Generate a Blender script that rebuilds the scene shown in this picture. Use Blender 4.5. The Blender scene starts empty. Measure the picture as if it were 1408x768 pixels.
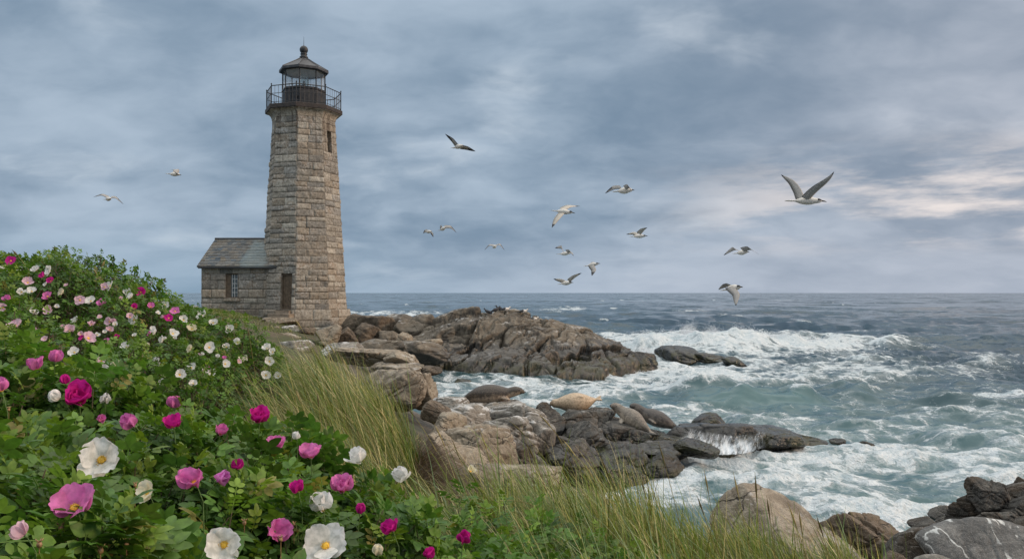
import bpy, bmesh, math, random
import numpy as np
from mathutils import Vector, Matrix

# ------------------------------------------------------------------ camera, sky, sun, exposure
SC = bpy.context.scene
COL = SC.collection
CAMZ = 4.3
F = 1100.0                      # focal length in photo pixels (photo is 1408 wide)
cam = bpy.data.cameras.new('camera')
camo = bpy.data.objects.new('camera', cam)
COL.objects.link(camo)
camo.location = (0, 0, CAMZ)
camo.rotation_euler = (math.radians(90), 0, 0)
cam.sensor_width = 36.0
cam.lens = 36.0 * F / 1408.0
cam.shift_y = 18.0 / 1408.0
cam.clip_start = 0.05
cam.clip_end = 20000
SC.camera = camo
SC.view_settings.view_transform = 'Standard'
SC.view_settings.look = 'None'
SC.view_settings.gamma = 1
SC.view_settings.exposure = 0.28
SC.view_settings.use_curve_mapping = False
SC.render.engine = 'CYCLES'
SC.cycles.use_denoising = True
SC.cycles.max_bounces = 6
SC.cycles.transparent_max_bounces = 12
SC.cycles.caustics_reflective = False
SC.cycles.caustics_refractive = False

SUN_EL, SUN_AZ = math.radians(17), math.radians(97)      # azimuth clockwise from +Y
sl = bpy.data.lights.new('sun', 'SUN')
sl.energy = 1.5
sl.angle = math.radians(14)
sl.color = (1.0, 0.70, 0.46)
so = bpy.data.objects.new('sun', sl)
COL.objects.link(so)
sd = Vector((math.sin(SUN_AZ) * math.cos(SUN_EL), math.cos(SUN_AZ) * math.cos(SUN_EL), math.sin(SUN_EL)))
so.rotation_euler = (-sd).to_track_quat('-Z', 'Y').to_euler()


class NT:
    """small helper that writes shader nodes"""
    def __init__(self, tree):
        self.t = tree
        tree.nodes.clear()

    def n(self, typ, **kw):
        nd = self.t.nodes.new(typ)
        for k, v in kw.items():
            setattr(nd, k, v)
        return nd

    def put(self, sock, v):
        if isinstance(v, bpy.types.NodeSocket):
            self.t.links.new(v, sock)
        elif v is not None:
            if hasattr(sock.default_value, '__len__') and not hasattr(v, '__len__'):
                v = (v,) * len(sock.default_value)
            if hasattr(sock.default_value, '__len__') and len(sock.default_value) == 4 and len(v) == 3:
                v = (*v, 1)
            sock.default_value = v

    def m(self, op, a, b=None, c=None, clamp=False):
        nd = self.n('ShaderNodeMath', operation=op, use_clamp=clamp)
        self.put(nd.inputs[0], a)
        if b is not None: self.put(nd.inputs[1], b)
        if c is not None: self.put(nd.inputs[2], c)
        return nd.outputs[0]

    def vm(self, op, a, b=None, scale=None):
        nd = self.n('ShaderNodeVectorMath', operation=op)
        self.put(nd.inputs[0], a)
        if b is not None: self.put(nd.inputs[1], b)
        if scale is not None: self.put(nd.inputs[3], scale)
        return nd.outputs[1] if op in ('DOT_PRODUCT', 'LENGTH') else nd.outputs[0]

    def mix(self, fac, a, b, blend='MIX'):
        nd = self.n('ShaderNodeMix', data_type='RGBA', blend_type=blend)
        self.put(nd.inputs[0], fac)
        self.put(nd.inputs[6], a)
        self.put(nd.inputs[7], b)
        return nd.outputs[2]

    def noise(self, vec, scale, detail=4, rough=0.55, out=0, dist=0.0):
        nd = self.n('ShaderNodeTexNoise')
        if vec is not None: self.put(nd.inputs['Vector'], vec)
        self.put(nd.inputs['Scale'], scale)
        self.put(nd.inputs['Detail'], detail)
        self.put(nd.inputs['Roughness'], rough)
        self.put(nd.inputs['Distortion'], dist)
        return nd.outputs[out]

    def voro(self, vec, scale, feature='F1', out='Distance', rand=1.0):
        nd = self.n('ShaderNodeTexVoronoi', feature=feature)
        self.put(nd.inputs['Vector'], vec)
        self.put(nd.inputs['Scale'], scale)
        self.put(nd.inputs['Randomness'], rand)
        return nd.outputs[out]

    def ramp(self, v, lo, hi, a=0.0, b=1.0, smooth=True):
        nd = self.n('ShaderNodeMapRange', interpolation_type='SMOOTHSTEP' if smooth else 'LINEAR')
        nd.clamp = True
        for i, x in enumerate((v, lo, hi, a, b)):
            self.put(nd.inputs[i], x)
        return nd.outputs[0]

    def sep(self, v):
        nd = self.n('ShaderNodeSeparateXYZ')
        self.put(nd.inputs[0], v)
        return nd.outputs

    def comb(self, x, y, z):
        nd = self.n('ShaderNodeCombineXYZ')
        for i, v in enumerate((x, y, z)): self.put(nd.inputs[i], v)
        return nd.outputs[0]

    def attr(self, name, out='Color'):
        return self.n('ShaderNodeAttribute', attribute_name=name).outputs[out]

    def bump(self, h, strength=0.4, dist=0.03, normal=None):
        nd = self.n('ShaderNodeBump')
        self.put(nd.inputs['Height'], h)
        nd.inputs['Strength'].default_value = strength
        nd.inputs['Distance'].default_value = dist
        if normal is not None: self.put(nd.inputs['Normal'], normal)
        return nd.outputs[0]

    def principled(self, **kw):
        nd = self.n('ShaderNodeBsdfPrincipled')
        for k, v in kw.items():
            self.put(nd.inputs[k.replace('_', ' ')], v)
        return nd.outputs[0]

    def out(self, surf):
        o = self.n('ShaderNodeOutputMaterial')
        self.t.links.new(surf, o.inputs[0])


# ---- the sky: Nishita sky seen through gaps of a procedural layer of stratocumulus
W = bpy.data.worlds.new('World')
SC.world = W
W.use_nodes = True
t = NT(W.node_tree)
sky = t.n('ShaderNodeTexSky', sky_type='NISHITA')
sky.sun_disc = False
sky.sun_elevation = SUN_EL
sky.sun_rotation = SUN_AZ
d = t.n('ShaderNodeTexCoord').outputs['Generated']
dx, dy, dz = t.sep(d)
zz = t.m('ADD', t.m('MAXIMUM', dz, 0.0), 0.34)
pu = t.comb(t.m('DIVIDE', dx, zz), t.m('DIVIDE', t.m('MULTIPLY', dy, 1.25), zz), 0.0)
warp = t.vm('SUBTRACT', t.noise(pu, 2.4, 4, 0.55, 1), (0.5, 0.5, 0.5))
pw = t.vm('ADD', pu, t.vm('SCALE', warp, scale=0.22))
pb = t.vm('ADD', pw, (3.6, 0.4, 0.0))
n_big = t.noise(pb, 1.35, 6, 0.47)
n_mid = t.noise(t.vm('ADD', pw, (11.3, 4.2, 0)), 5.6, 7, 0.52)
n_gap = t.noise(t.vm('ADD', pw, (5.1, 9.7, 0)), 2.1, 5, 0.5)
dens = t.m('ADD', t.m('MULTIPLY', n_big, 0.68), t.m('MULTIPLY', n_mid, 0.32))
lum = t.ramp(dens, 0.32, 0.68)
dark = (0.146, 0.216, 0.300)
light = (0.348, 0.428, 0.520)
cl = t.mix(lum, dark, light)
cl = t.mix(t.ramp(t.m('MULTIPLY', n_gap, t.m('ADD', t.m('MULTIPLY', n_mid, 0.6), 0.7)), 0.55, 0.88), cl, (0.45, 0.515, 0.585))
# towards the low sun the cloud is paler and pinker
az = t.vm('DOT_PRODUCT', d, (math.sin(math.radians(60)), math.cos(math.radians(60)), 0.10))
warm = t.ramp(az, 0.50, 1.0)
cl = t.mix(t.m('MULTIPLY', warm, 0.60), cl, t.mix(lum, (0.235, 0.265, 0.325), (0.48, 0.475, 0.52)))
low = t.m('MULTIPLY', t.ramp(az, 0.60, 0.90), t.m('MULTIPLY', t.ramp(dz, 0.03, 0.075), t.ramp(dz, 0.19, 0.11)))
gap = t.ramp(t.noise(t.comb(t.m('MULTIPLY', dx, 3.0), t.m('MULTIPLY', dy, 3.0), t.m('MULTIPLY', dz, 16.0)), 1.5, 6, 0.6), 0.44, 0.66)
cl = t.mix(t.m('MULTIPLY', t.m('MULTIPLY', low, gap), 0.8), cl, (0.84, 0.75, 0.70))
# horizon: a paler band of distant cloud
hz = t.ramp(dz, 0.10, 0.0)
cl = t.mix(t.m('MULTIPLY', hz, 0.55), cl, t.mix(t.ramp(az, 0.15, 0.75), (0.228, 0.330, 0.430), (0.39, 0.43, 0.505)))
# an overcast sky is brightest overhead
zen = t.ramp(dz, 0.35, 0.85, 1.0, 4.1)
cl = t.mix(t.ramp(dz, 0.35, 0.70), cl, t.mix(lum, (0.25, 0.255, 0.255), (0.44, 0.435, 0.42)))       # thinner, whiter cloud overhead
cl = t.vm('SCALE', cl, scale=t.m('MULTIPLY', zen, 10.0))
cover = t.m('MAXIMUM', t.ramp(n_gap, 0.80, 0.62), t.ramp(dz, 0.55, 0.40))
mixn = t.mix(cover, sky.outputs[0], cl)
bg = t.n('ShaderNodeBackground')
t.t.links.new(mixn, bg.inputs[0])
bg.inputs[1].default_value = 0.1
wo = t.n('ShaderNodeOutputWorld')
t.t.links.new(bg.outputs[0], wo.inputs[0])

# ------------------------------------------------------------------ numpy noise
_rng = np.random.RandomState(7)
_perm = np.concatenate([_rng.permutation(256)] * 3).astype(np.int64)
_grad = _rng.normal(size=(256, 3))
_grad /= np.linalg.norm(_grad, axis=1)[:, None]


def pnoise(p):
    """gradient noise, about -0.7..0.7"""
    p = np.asarray(p, float)
    i = np.floor(p).astype(np.int64)
    f = p - i
    u = f * f * f * (f * (f * 6 - 15) + 10)
    i &= 255
    res = 0.0
    for a in (0, 1):
        wa = u[:, 0] if a else 1 - u[:, 0]
        pa = _perm[(i[:, 0] + a) & 255]
        for b in (0, 1):
            wb = u[:, 1] if b else 1 - u[:, 1]
            pb_ = _perm[pa + ((i[:, 1] + b) & 255)]
            for c in (0, 1):
                wc = u[:, 2] if c else 1 - u[:, 2]
                g = _grad[_perm[pb_ + ((i[:, 2] + c) & 255)]]
                dt = g[:, 0] * (f[:, 0] - a) + g[:, 1] * (f[:, 1] - b) + g[:, 2] * (f[:, 2] - c)
                res = res + wa * wb * wc * dt
    return res * 1.5


def fbm(p, octv=4, lac=2.03, gain=0.5):
    p = np.asarray(p, float)
    s, a = 0.0, 1.0
    for k in range(octv):
        s = s + a * pnoise(p + 17.3 * k)
        p = p * lac
        a *= gain
    return s


def n2(x, y, sx, sy=None, octv=3, seed=0.0):
    x = np.asarray(x, float).ravel(); y = np.asarray(y, float).ravel()
    return fbm(np.stack([x * sx, y * (sy or sx), np.full_like(x, seed * 3.7 + .5)], 1), octv)


def cells(p, seed=0):
    """nearest jittered cell: distance F1, F2-F1, cell hash (three numbers 0..1) and offset from its seed"""
    p = np.asarray(p, float)
    i = np.floor(p).astype(np.int64)
    n = len(p)
    f1 = np.full(n, 9.0); f2 = np.full(n, 9.0)
    h = np.zeros((n, 3)); off = np.zeros((n, 3))
    for a in (-1, 0, 1):
        for b in (-1, 0, 1):
            for c in (-1, 0, 1):
                q = i + np.array([a, b, c])
                k = (q[:, 0] * 73856093) ^ (q[:, 1] * 19349663) ^ (q[:, 2] * 83492791) ^ (seed * 2654435)
                k = (k * 2654435761) & 0x7fffffff
                r = np.stack([(k & 1023), ((k >> 10) & 1023), ((k >> 20) & 1023)], 1) / 1023.0
                dl = p - (q + 0.1 + 0.8 * r)
                ds = np.sqrt((dl ** 2).sum(1))
                nw = ds < f1
                f2 = np.where(nw, f1, np.minimum(f2, ds))
                f1 = np.where(nw, ds, f1)
                h[nw] = r[nw]; off[nw] = dl[nw]
    return f1, f2 - f1, h, off


def sstep(x, a, b):
    q = np.clip((np.asarray(x, float) - a) / (b - a), 0, 1)
    return q * q * (3 - 2 * q)


# ------------------------------------------------------------------ object helpers
def G(px, py, Y):
    """the point at distance Y that the photo shows at (px, py)"""
    return np.array([(px - 704.0) / F * Y, Y, CAMZ + (402.0 - py) / F * Y])


def tag(o, label=None, cat=None, group=None, kind=None):
    if label: o['label'] = label
    if cat: o['category'] = cat
    if group: o['group'] = group
    if kind: o['kind'] = kind
    return o


def empty(name, loc):
    o = bpy.data.objects.new(name, None)
    o.empty_display_size = 0.2
    o.location = tuple(loc)
    COL.objects.link(o)
    return o


def build(name, V, Fs, mat=None, parent=None, org=(0, 0, 0), smooth=True, col=None, mi=None, attrs=None):
    """one mesh object from numpy arrays; V in world metres, org = where its origin (or its thing's) stands"""
    V = np.asarray(V, np.float64) - np.asarray(org, float)
    if isinstance(Fs, np.ndarray): Fs = [Fs]
    Fs = [np.asarray(f, np.int64) for f in Fs if len(f)]
    me = bpy.data.meshes.new(name)
    me.vertices.add(len(V))
    me.vertices.foreach_set('co', V.ravel().astype(np.float32))
    nl = sum(f.size for f in Fs); npol = sum(len(f) for f in Fs)
    me.loops.add(nl)
    me.loops.foreach_set('vertex_index', np.concatenate([f.ravel() for f in Fs]).astype(np.int32))
    me.polygons.add(npol)
    tot = np.concatenate([np.full(len(f), f.shape[1]) for f in Fs])
    st = np.concatenate([[0], np.cumsum(tot)[:-1]])
    me.polygons.foreach_set('loop_start', st.astype(np.int32))
    me.polygons.foreach_set('loop_total', tot.astype(np.int32))
    if mi is not None:
        me.polygons.foreach_set('material_index', np.asarray(mi, np.int32))
    me.polygons.foreach_set('use_smooth', np.full(npol, smooth, bool))
    if col is not None:
        c = np.asarray(col, float)
        if c.ndim == 1: c = np.tile(c, (len(V), 1))
        if c.shape[1] == 3: c = np.hstack([c, np.ones((len(c), 1))])
        at = me.color_attributes.new('Col', 'FLOAT_COLOR', 'POINT')
        at.data.foreach_set('color', c.ravel().astype(np.float32))
    for k, v in (attrs or {}).items():
        at = me.attributes.new(k, 'FLOAT', 'POINT')
        at.data.foreach_set('value', np.asarray(v, np.float32))
    me.update(calc_edges=True)
    me.validate()
    for m_ in (mat if isinstance(mat, (list, tuple)) else [mat]):
        if m_ is not None: me.materials.append(m_)
    o = bpy.data.objects.new(name, me)
    COL.objects.link(o)
    if parent is not None:
        o.parent = parent
    else:
        o.location = tuple(org)
    return o


class MB:
    """collects pieces into one mesh"""
    def __init__(self):
        self.V = []; self.F = {3: [], 4: []}; self.n = 0; self.C = []; self.M = {3: [], 4: []}

    def add(self, V, Fs, col=None, mi=0):
        V = np.asarray(V, float)
        if isinstance(Fs, np.ndarray): Fs = [Fs]
        for f in Fs:
            f = np.asarray(f)
            if len(f) == 0: continue
            self.F[f.shape[1]].append(f + self.n)
            self.M[f.shape[1]].append(np.full(len(f), mi))
        self.V.append(V)
        if col is not None:
            c = np.asarray(col, float)
            self.C.append(np.tile(c, (len(V), 1)) if c.ndim == 1 else c)
        self.n += len(V)
        return self

    def box(self, c, s, rz=0.0, col=None, mi=0, R=None):
        c = np.asarray(c, float); s = np.asarray(s, float) / 2
        v = np.array([[x, y, z] for x in (-1, 1) for y in (-1, 1) for z in (-1, 1)], float) * s
        if R is None:
            R = np.array([[math.cos(rz), -math.sin(rz), 0], [math.sin(rz), math.cos(rz), 0], [0, 0, 1]])
        v = v @ np.asarray(R).T + c
        f = np.array([[0, 1, 3, 2], [4, 6, 7, 5], [0, 4, 5, 1], [2, 3, 7, 6], [0, 2, 6, 4], [1, 5, 7, 3]])
        return self.add(v, f, col, mi)

    def tube(self, pts, r, seg=8, col=None, mi=0, cap=True):
        V, Fs = tube(pts, r, seg, cap)
        return self.add(V, Fs, col, mi)

    def revolve(self, prof, c=(0, 0), seg=24, ph=0.0, col=None, mi=0):
        """prof: list of (radius, z); ph: angle of the first vertex from -Y towards +X"""
        k = len(prof)
        a = ph + np.arange(seg) * 2 * math.pi / seg
        V = np.concatenate([np.stack([c[0] + r * np.sin(a), c[1] - r * np.cos(a), np.full(seg, z)], 1) for r, z in prof])
        f = []
        for i in range(k - 1):
            for j in range(seg):
                j2 = (j + 1) % seg
                f.append([i * seg + j, i * seg + j2, (i + 1) * seg + j2, (i + 1) * seg + j])
        return self.add(V, np.array(f), col, mi)

    def obj(self, name, mat, parent=None, org=(0, 0, 0), smooth=False):
        Fs = []; M = []
        for k in (3, 4):
            if self.F[k]:
                Fs.append(np.concatenate(self.F[k])); M.append(np.concatenate(self.M[k]))
        return build(name, np.concatenate(self.V), Fs, mat, parent, org, smooth,
                     col=np.concatenate(self.C) if self.C else None, mi=np.concatenate(M))


def tube(pts, r, seg=8, cap=True, flat=None):
    pts = np.asarray(pts, float); k = len(pts)
    r = np.full(k, r) if np.ndim(r) == 0 else np.asarray(r, float)
    tg = np.gradient(pts, axis=0)
    tg /= np.linalg.norm(tg, axis=1)[:, None] + 1e-12
    up = np.array([0, 0, 1.0]) if abs(tg[0, 2]) < 0.9 else np.array([1.0, 0, 0])
    V = []
    n_ = np.cross(up, tg[0]); n_ /= np.linalg.norm(n_)
    for i in range(k):
        n_ = n_ - tg[i] * n_.dot(tg[i]); n_ /= np.linalg.norm(n_)
        b = np.cross(tg[i], n_)
        a = np.arange(seg) * 2 * math.pi / seg
        ra, rb = (r[i], r[i]) if flat is None else (r[i] * flat[i][0], r[i] * flat[i][1])
        V.append(pts[i] + np.outer(np.cos(a) * ra, n_) + np.outer(np.sin(a) * rb, b))
    V = np.concatenate(V)
    f = []
    for i in range(k - 1):
        for j in range(seg):
            j2 = (j + 1) % seg
            f.append([i * seg + j, i * seg + j2, (i + 1) * seg + j2, (i + 1) * seg + j])
    Fs = [np.array(f)]
    if cap:
        V = np.vstack([V, pts[0], pts[-1]])
        a, b = len(V) - 2, len(V) - 1
        tr = [[a, (j + 1) % seg, j] for j in range(seg)] + [[b, (k - 1) * seg + j, (k - 1) * seg + (j + 1) % seg] for j in range(seg)]
        Fs.append(np.array(tr))
    return V, Fs


def gridfaces(nu, nv):
    i, j = np.meshgrid(np.arange(nu - 1), np.arange(nv - 1), indexing='ij')
    a = (i * nv + j).ravel()
    return np.stack([a, a + nv, a + nv + 1, a + 1], 1)


_ico = {}
def ico(sub):
    if sub not in _ico:
        bm = bmesh.new()
        bmesh.ops.create_icosphere(bm, subdivisions=sub, radius=1.0)
        bm.verts.ensure_lookup_table()
        V = np.array([v.co[:] for v in bm.verts]); V /= np.linalg.norm(V, axis=1)[:, None]
        Fc = np.array([[v.index for v in f.verts] for f in bm.faces])
        bm.free()
        _ico[sub] = (V, Fc)
    return _ico[sub]


def tps(pts):
    """thin plate spline through (x, y, z) points"""
    P = np.array(pts, float)
    X = P[:, :2]; n = len(X)
    def U(r2): return 0.5 * r2 * np.log(r2 + 1e-9)
    K = U(((X[:, None] - X[None]) ** 2).sum(2)) + np.eye(n) * 0.02
    Pm = np.hstack([np.ones((n, 1)), X])
    A = np.zeros((n + 3, n + 3)); A[:n, :n] = K; A[:n, n:] = Pm; A[n:, :n] = Pm.T
    w = np.linalg.solve(A, np.concatenate([P[:, 2], np.zeros(3)]))
    def f(x, y):
        x = np.asarray(x, float).ravel(); y = np.asarray(y, float).ravel()
        r = w[n] + w[n + 1] * x + w[n + 2] * y
        for i in range(n):
            r = r + w[i] * U((x - X[i, 0]) ** 2 + (y - X[i, 1]) ** 2)
        return r
    return f


def mat_new(name):
    m_ = bpy.data.materials.new(name)
    m_.use_nodes = True
    return m_, NT(m_.node_tree)


def wpos(t):
    return t.n('ShaderNodeNewGeometry').outputs['Position']


def simple_mat(name, col, rough=0.6, metal=0.0, var=0.15, scale=8.0, bump=0.0):
    m_, t = mat_new(name)
    nz = t.noise(wpos(t), scale, 5, 0.6)
    c = t.mix(t.ramp(nz, 0.3, 0.7), tuple(x * (1 - var) for x in col), tuple(x * (1 + var) for x in col))
    kw = dict(Base_Color=c, Roughness=t.ramp(nz, 0.3, 0.7, rough - 0.08, rough + 0.08), Metallic=metal)
    if bump: kw['Normal'] = t.bump(nz, bump, 0.02)
    t.out(t.principled(**kw))
    return m_
# ------------------------------------------------------------------ stone and rock materials
def rock_mat(name, c_dark, c_mid, c_light, pale=0.25, wet=0.35, algae=0.25, rough=0.85, scale=1.0, paleat=0.62, brown=None, streak=0.0):
    m_, t = mat_new(name)
    p = wpos(t)
    px_, py_, pz = t.sep(p)
    w = t.vm('ADD', p, t.vm('SCALE', t.vm('SUBTRACT', t.noise(p, 0.9 * scale, 3, 0.5, 1), (0.5, 0.5, 0.5)), scale=0.7))
    big = t.noise(w, 0.7 * scale, 5, 0.6)
    mid = t.noise(w, 4.5 * scale, 6, 0.65)
    fine = t.noise(p, 38 * scale, 4, 0.7)
    spk = t.noise(p, 130, 2, 0.6)
    c = t.mix(t.ramp(big, 0.34, 0.62), c_dark, c_mid)
    c = t.mix(t.ramp(mid, 0.42, 0.68), c, c_light)
    if brown:
        c = t.mix(t.m('MULTIPLY', t.ramp(t.noise(w, 1.7 * scale, 5, 0.6), 0.5, 0.66), 0.75), c, brown)
    c = t.mix(t.m('MULTIPLY', t.ramp(fine, 0.3, 0.72), 0.55), t.mix(0.5, c, (0, 0, 0)), c)
    c = t.mix(t.m('MULTIPLY', t.ramp(spk, 0.56, 0.72), 0.35), c, (0.5, 0.48, 0.44))
    c = t.mix(t.m('MULTIPLY', t.ramp(spk, 0.44, 0.30), 0.5), c, (0.03, 0.03, 0.03))
    # pale lichen and guano, mostly on faces that look up
    nz = t.sep(t.n('ShaderNodeNewGeometry').outputs['Normal'])[2]
    pn = t.m('ADD', t.m('MULTIPLY', t.noise(w, 2.6 * scale, 7, 0.68), 0.85), t.m('MULTIPLY', t.ramp(nz, 0.1, 1.0), 0.15))
    c = t.mix(t.m('MULTIPLY', t.ramp(pn, paleat, paleat + 0.10), pale), c, (0.56, 0.55, 0.53))
    if streak:       # bird lime run down from the top
        sn = t.noise(t.vm('ADD', t.vm('MULTIPLY', w, (3.2, 1.0, 1.0)), (2.3, 0.4, 0)), 1.0, 4, 0.6)
        sm = t.m('MULTIPLY', t.ramp(t.m('ABSOLUTE', t.m('SUBTRACT', sn, 0.53)), 0.020, 0.006), t.ramp(mid, 0.40, 0.54))
        c = t.mix(t.m('MULTIPLY', sm, streak), c, (0.66, 0.66, 0.63))
    # joints
    ck = t.voro(t.vm('ADD', t.vm('MULTIPLY', w, (1, 1, 1.8)), t.vm('SCALE', t.noise(p, 6, 3, 0.6, 1), scale=0.25)), 0.9 * scale, 'DISTANCE_TO_EDGE')
    crack = t.m('MULTIPLY', t.ramp(ck, 0.014, 0.0), t.ramp(mid, 0.40, 0.55))
    c = t.mix(t.m('MULTIPLY', crack, 0.8), c, (0.02, 0.018, 0.015))
    # the splash zone: wet, darker, with weed low down
    lvl = t.m('ADD', pz, t.m('MULTIPLY', t.m('SUBTRACT', mid, 0.5), 0.9))
    wetm = t.ramp(lvl, wet + 0.5, wet)
    c = t.mix(t.m('MULTIPLY', wetm, 0.80), c, t.mix(0.25, (0.012, 0.013, 0.013), c))
    alg = t.m('MULTIPLY', t.ramp(lvl, algae + 0.35, algae), t.ramp(t.noise(w, 2.2, 4), 0.40, 0.6))
    c = t.mix(t.m('MULTIPLY', alg, 0.75), c, (0.045, 0.043, 0.012))
    r = t.m('SUBTRACT', rough, t.m('MULTIPLY', wetm, 0.50))
    h = t.m('ADD', t.m('MULTIPLY', mid, 1.0), t.m('MULTIPLY', fine, 0.38))
    h = t.m('SUBTRACT', h, t.m('MULTIPLY', crack, 0.9))
    b = t.bump(h, 0.75, 0.06)
    t.out(t.principled(Base_Color=c, Roughness=r, Normal=b))
    return m_


M = {}
M['tan'] = rock_mat('granite_tan', (0.21, 0.165, 0.115), (0.42, 0.345, 0.25), (0.55, 0.47, 0.36), pale=0.5, wet=-0.2, algae=0.0)
M['grey'] = rock_mat('granite_grey', (0.16, 0.145, 0.12), (0.34, 0.305, 0.255), (0.50, 0.465, 0.41), pale=0.85, wet=0.30, algae=0.2, paleat=0.56)
M['limed'] = rock_mat('granite_bird_limed', (0.085, 0.085, 0.085), (0.19, 0.185, 0.175), (0.31, 0.30, 0.28), pale=0.5, wet=-0.2, algae=-.1, streak=.85)
M['dark'] = rock_mat('rock_dark', (0.030, 0.028, 0.024), (0.085, 0.077, 0.065), (0.19, 0.175, 0.15), pale=0.45, wet=0.55, algae=0.35, brown=(0.10, 0.062, 0.03))
M['brown'] = rock_mat('rock_brown', (0.075, 0.055, 0.036), (0.175, 0.125, 0.08), (0.27, 0.205, 0.14), pale=0.2, wet=0.05, algae=0.1, paleat=0.68)
M['outcrop'] = rock_mat('rock_outcrop', (0.065, 0.052, 0.039), (0.19, 0.155, 0.112), (0.30, 0.25, 0.185), pale=0.5, wet=1.35, algae=0.7, scale=0.6, paleat=0.60)
M['wet'] = rock_mat('rock_wet', (0.015, 0.014, 0.013), (0.045, 0.040, 0.034), (0.10, 0.088, 0.072), pale=0.1, wet=0.6, algae=0.45, rough=0.6, brown=(0.085, 0.05, 0.02))


def stone_mat():
    m_, t = mat_new('granite_blocks')
    p = wpos(t)
    tint = t.attr('Col')
    w = t.vm('ADD', p, t.vm('SCALE', t.noise(p, 2.2, 3, 0.5, 1), scale=0.4))
    n1 = t.noise(w, 1.1, 5, 0.6)
    n2_ = t.noise(p, 9, 6, 0.68)
    n3 = t.noise(p, 45, 3, 0.7)
    c = t.mix(1.0, tint, t.mix(t.ramp(n2_, 0.3, 0.7), (0.62, 0.60, 0.58), (1.22, 1.20, 1.16)), 'MULTIPLY')
    c = t.mix(t.m('MULTIPLY', t.ramp(n3, 0.34, 0.22, 0, 1), 0.6), c, (0.04, 0.035, 0.03))
    # rain streaks and grime
    st = t.noise(t.vm('MULTIPLY', p, (5.0, 5.0, 0.35)), 1.0, 5, 0.6)
    c = t.mix(t.m('MULTIPLY', t.ramp(st, 0.52, 0.72), 0.5), c, t.mix(1.0, c, (0.50, 0.47, 0.43), 'MULTIPLY'))
    c = t.mix(t.m('MULTIPLY', t.ramp(n1, 0.52, 0.68), 0.45), c, (0.32, 0.225, 0.145))
    c = t.mix(t.m('MULTIPLY', t.ramp(t.noise(w, 3.1, 6, 0.7), 0.60, 0.70), 0.45), c, (0.47, 0.45, 0.42))
    pz = t.sep(p)[2]      # rust and soot run down from the iron gallery, pale salt bloom low down
    rn = t.ramp(t.noise(t.vm('MULTIPLY', p, (4.5, 4.5, 0.12)), 1.0, 4, 0.6), 0.47, 0.62)
    c = t.mix(t.m('MULTIPLY', t.m('MULTIPLY', rn, t.ramp(t.m('ADD', pz, t.m('MULTIPLY', n1, 2.5)), 12.0, 15.6)), 0.75), c, (0.085, 0.06, 0.042))
    c = t.mix(t.m('MULTIPLY', t.m('MULTIPLY', t.ramp(n2_, .45, .62), t.ramp(n1, .46, .60)), 0.45), c, (0.52, 0.50, 0.46))
    t.out(t.principled(Base_Color=c, Roughness=0.9, Normal=t.bump(t.m('ADD', n2_, t.m('MULTIPLY', n3, 0.5)), 0.85, 0.05)))
    return m_


M['stone'] = stone_mat()
M['iron'] = simple_mat('black_iron', (0.022, 0.022, 0.024), 0.5, 0.0, 0.5, 6, 0.15)
M['rust'] = simple_mat('rusty_iron', (0.036, 0.027, 0.023), 0.7, 0.0, 0.6, 5, 0.3)
M['lead'] = simple_mat('weathered_lead', (0.050, 0.050, 0.053), 0.55, 0.0, 0.5, 4, 0.15)
M['wood'] = simple_mat('old_wood', (0.125, 0.092, 0.062), 0.8, 0.0, 0.4, 7, 0.3)
M['paint'] = simple_mat('chalky_paint', (0.62, 0.62, 0.60), 0.6, 0.0, 0.1, 6)
M['plaster'] = simple_mat('cream_lining', (0.60, 0.52, 0.40), 0.7, 0.0, 0.1, 4)
M['darkroom'] = simple_mat('dark_interior', (0.02, 0.02, 0.02), 0.9)


def glass_mat(name, tint=(0.9, 0.95, 0.95), refl=0.25, haze=0.0):
    m_, t = mat_new(name)
    lw = t.n('ShaderNodeLayerWeight'); lw.inputs[0].default_value = 0.35
    tr = t.n('ShaderNodeBsdfTransparent'); tr.inputs[0].default_value = (*tint, 1)
    gl = t.n('ShaderNodeBsdfGlossy'); gl.inputs[1].default_value = 0.03
    mx = t.n('ShaderNodeMixShader')
    t.put(mx.inputs[0], t.m('ADD', t.m('MULTIPLY', lw.outputs[0], 0.22), refl * 0.2))
    t.t.links.new(tr.outputs[0], mx.inputs[1]); t.t.links.new(gl.outputs[0], mx.inputs[2])
    df = t.n('ShaderNodeBsdfTranslucent'); df.inputs[0].default_value = (.85, .86, .84, 1)
    m2 = t.n('ShaderNodeMixShader')      # patchy white haze mixed in so the panes look brighter
    t.put(m2.inputs[0], t.m('MULTIPLY', t.ramp(t.noise(wpos(t), 3.0, 5, 0.6), .3, .7, .5, 1.2), haze))
    t.t.links.new(mx.outputs[0], m2.inputs[1]); t.t.links.new(df.outputs[0], m2.inputs[2])
    t.out(m2.outputs[0])
    return m_


M['glass'] = glass_mat('lantern_glass', (0.97, 0.98, 0.98), 0.5, 0.20)
M['lensglass'] = glass_mat('lens_glass', (0.93, 0.97, 0.95), 0.8)
M['winglass'] = simple_mat('dusty_window_glass', (0.10, 0.12, 0.13), 0.12)

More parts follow.
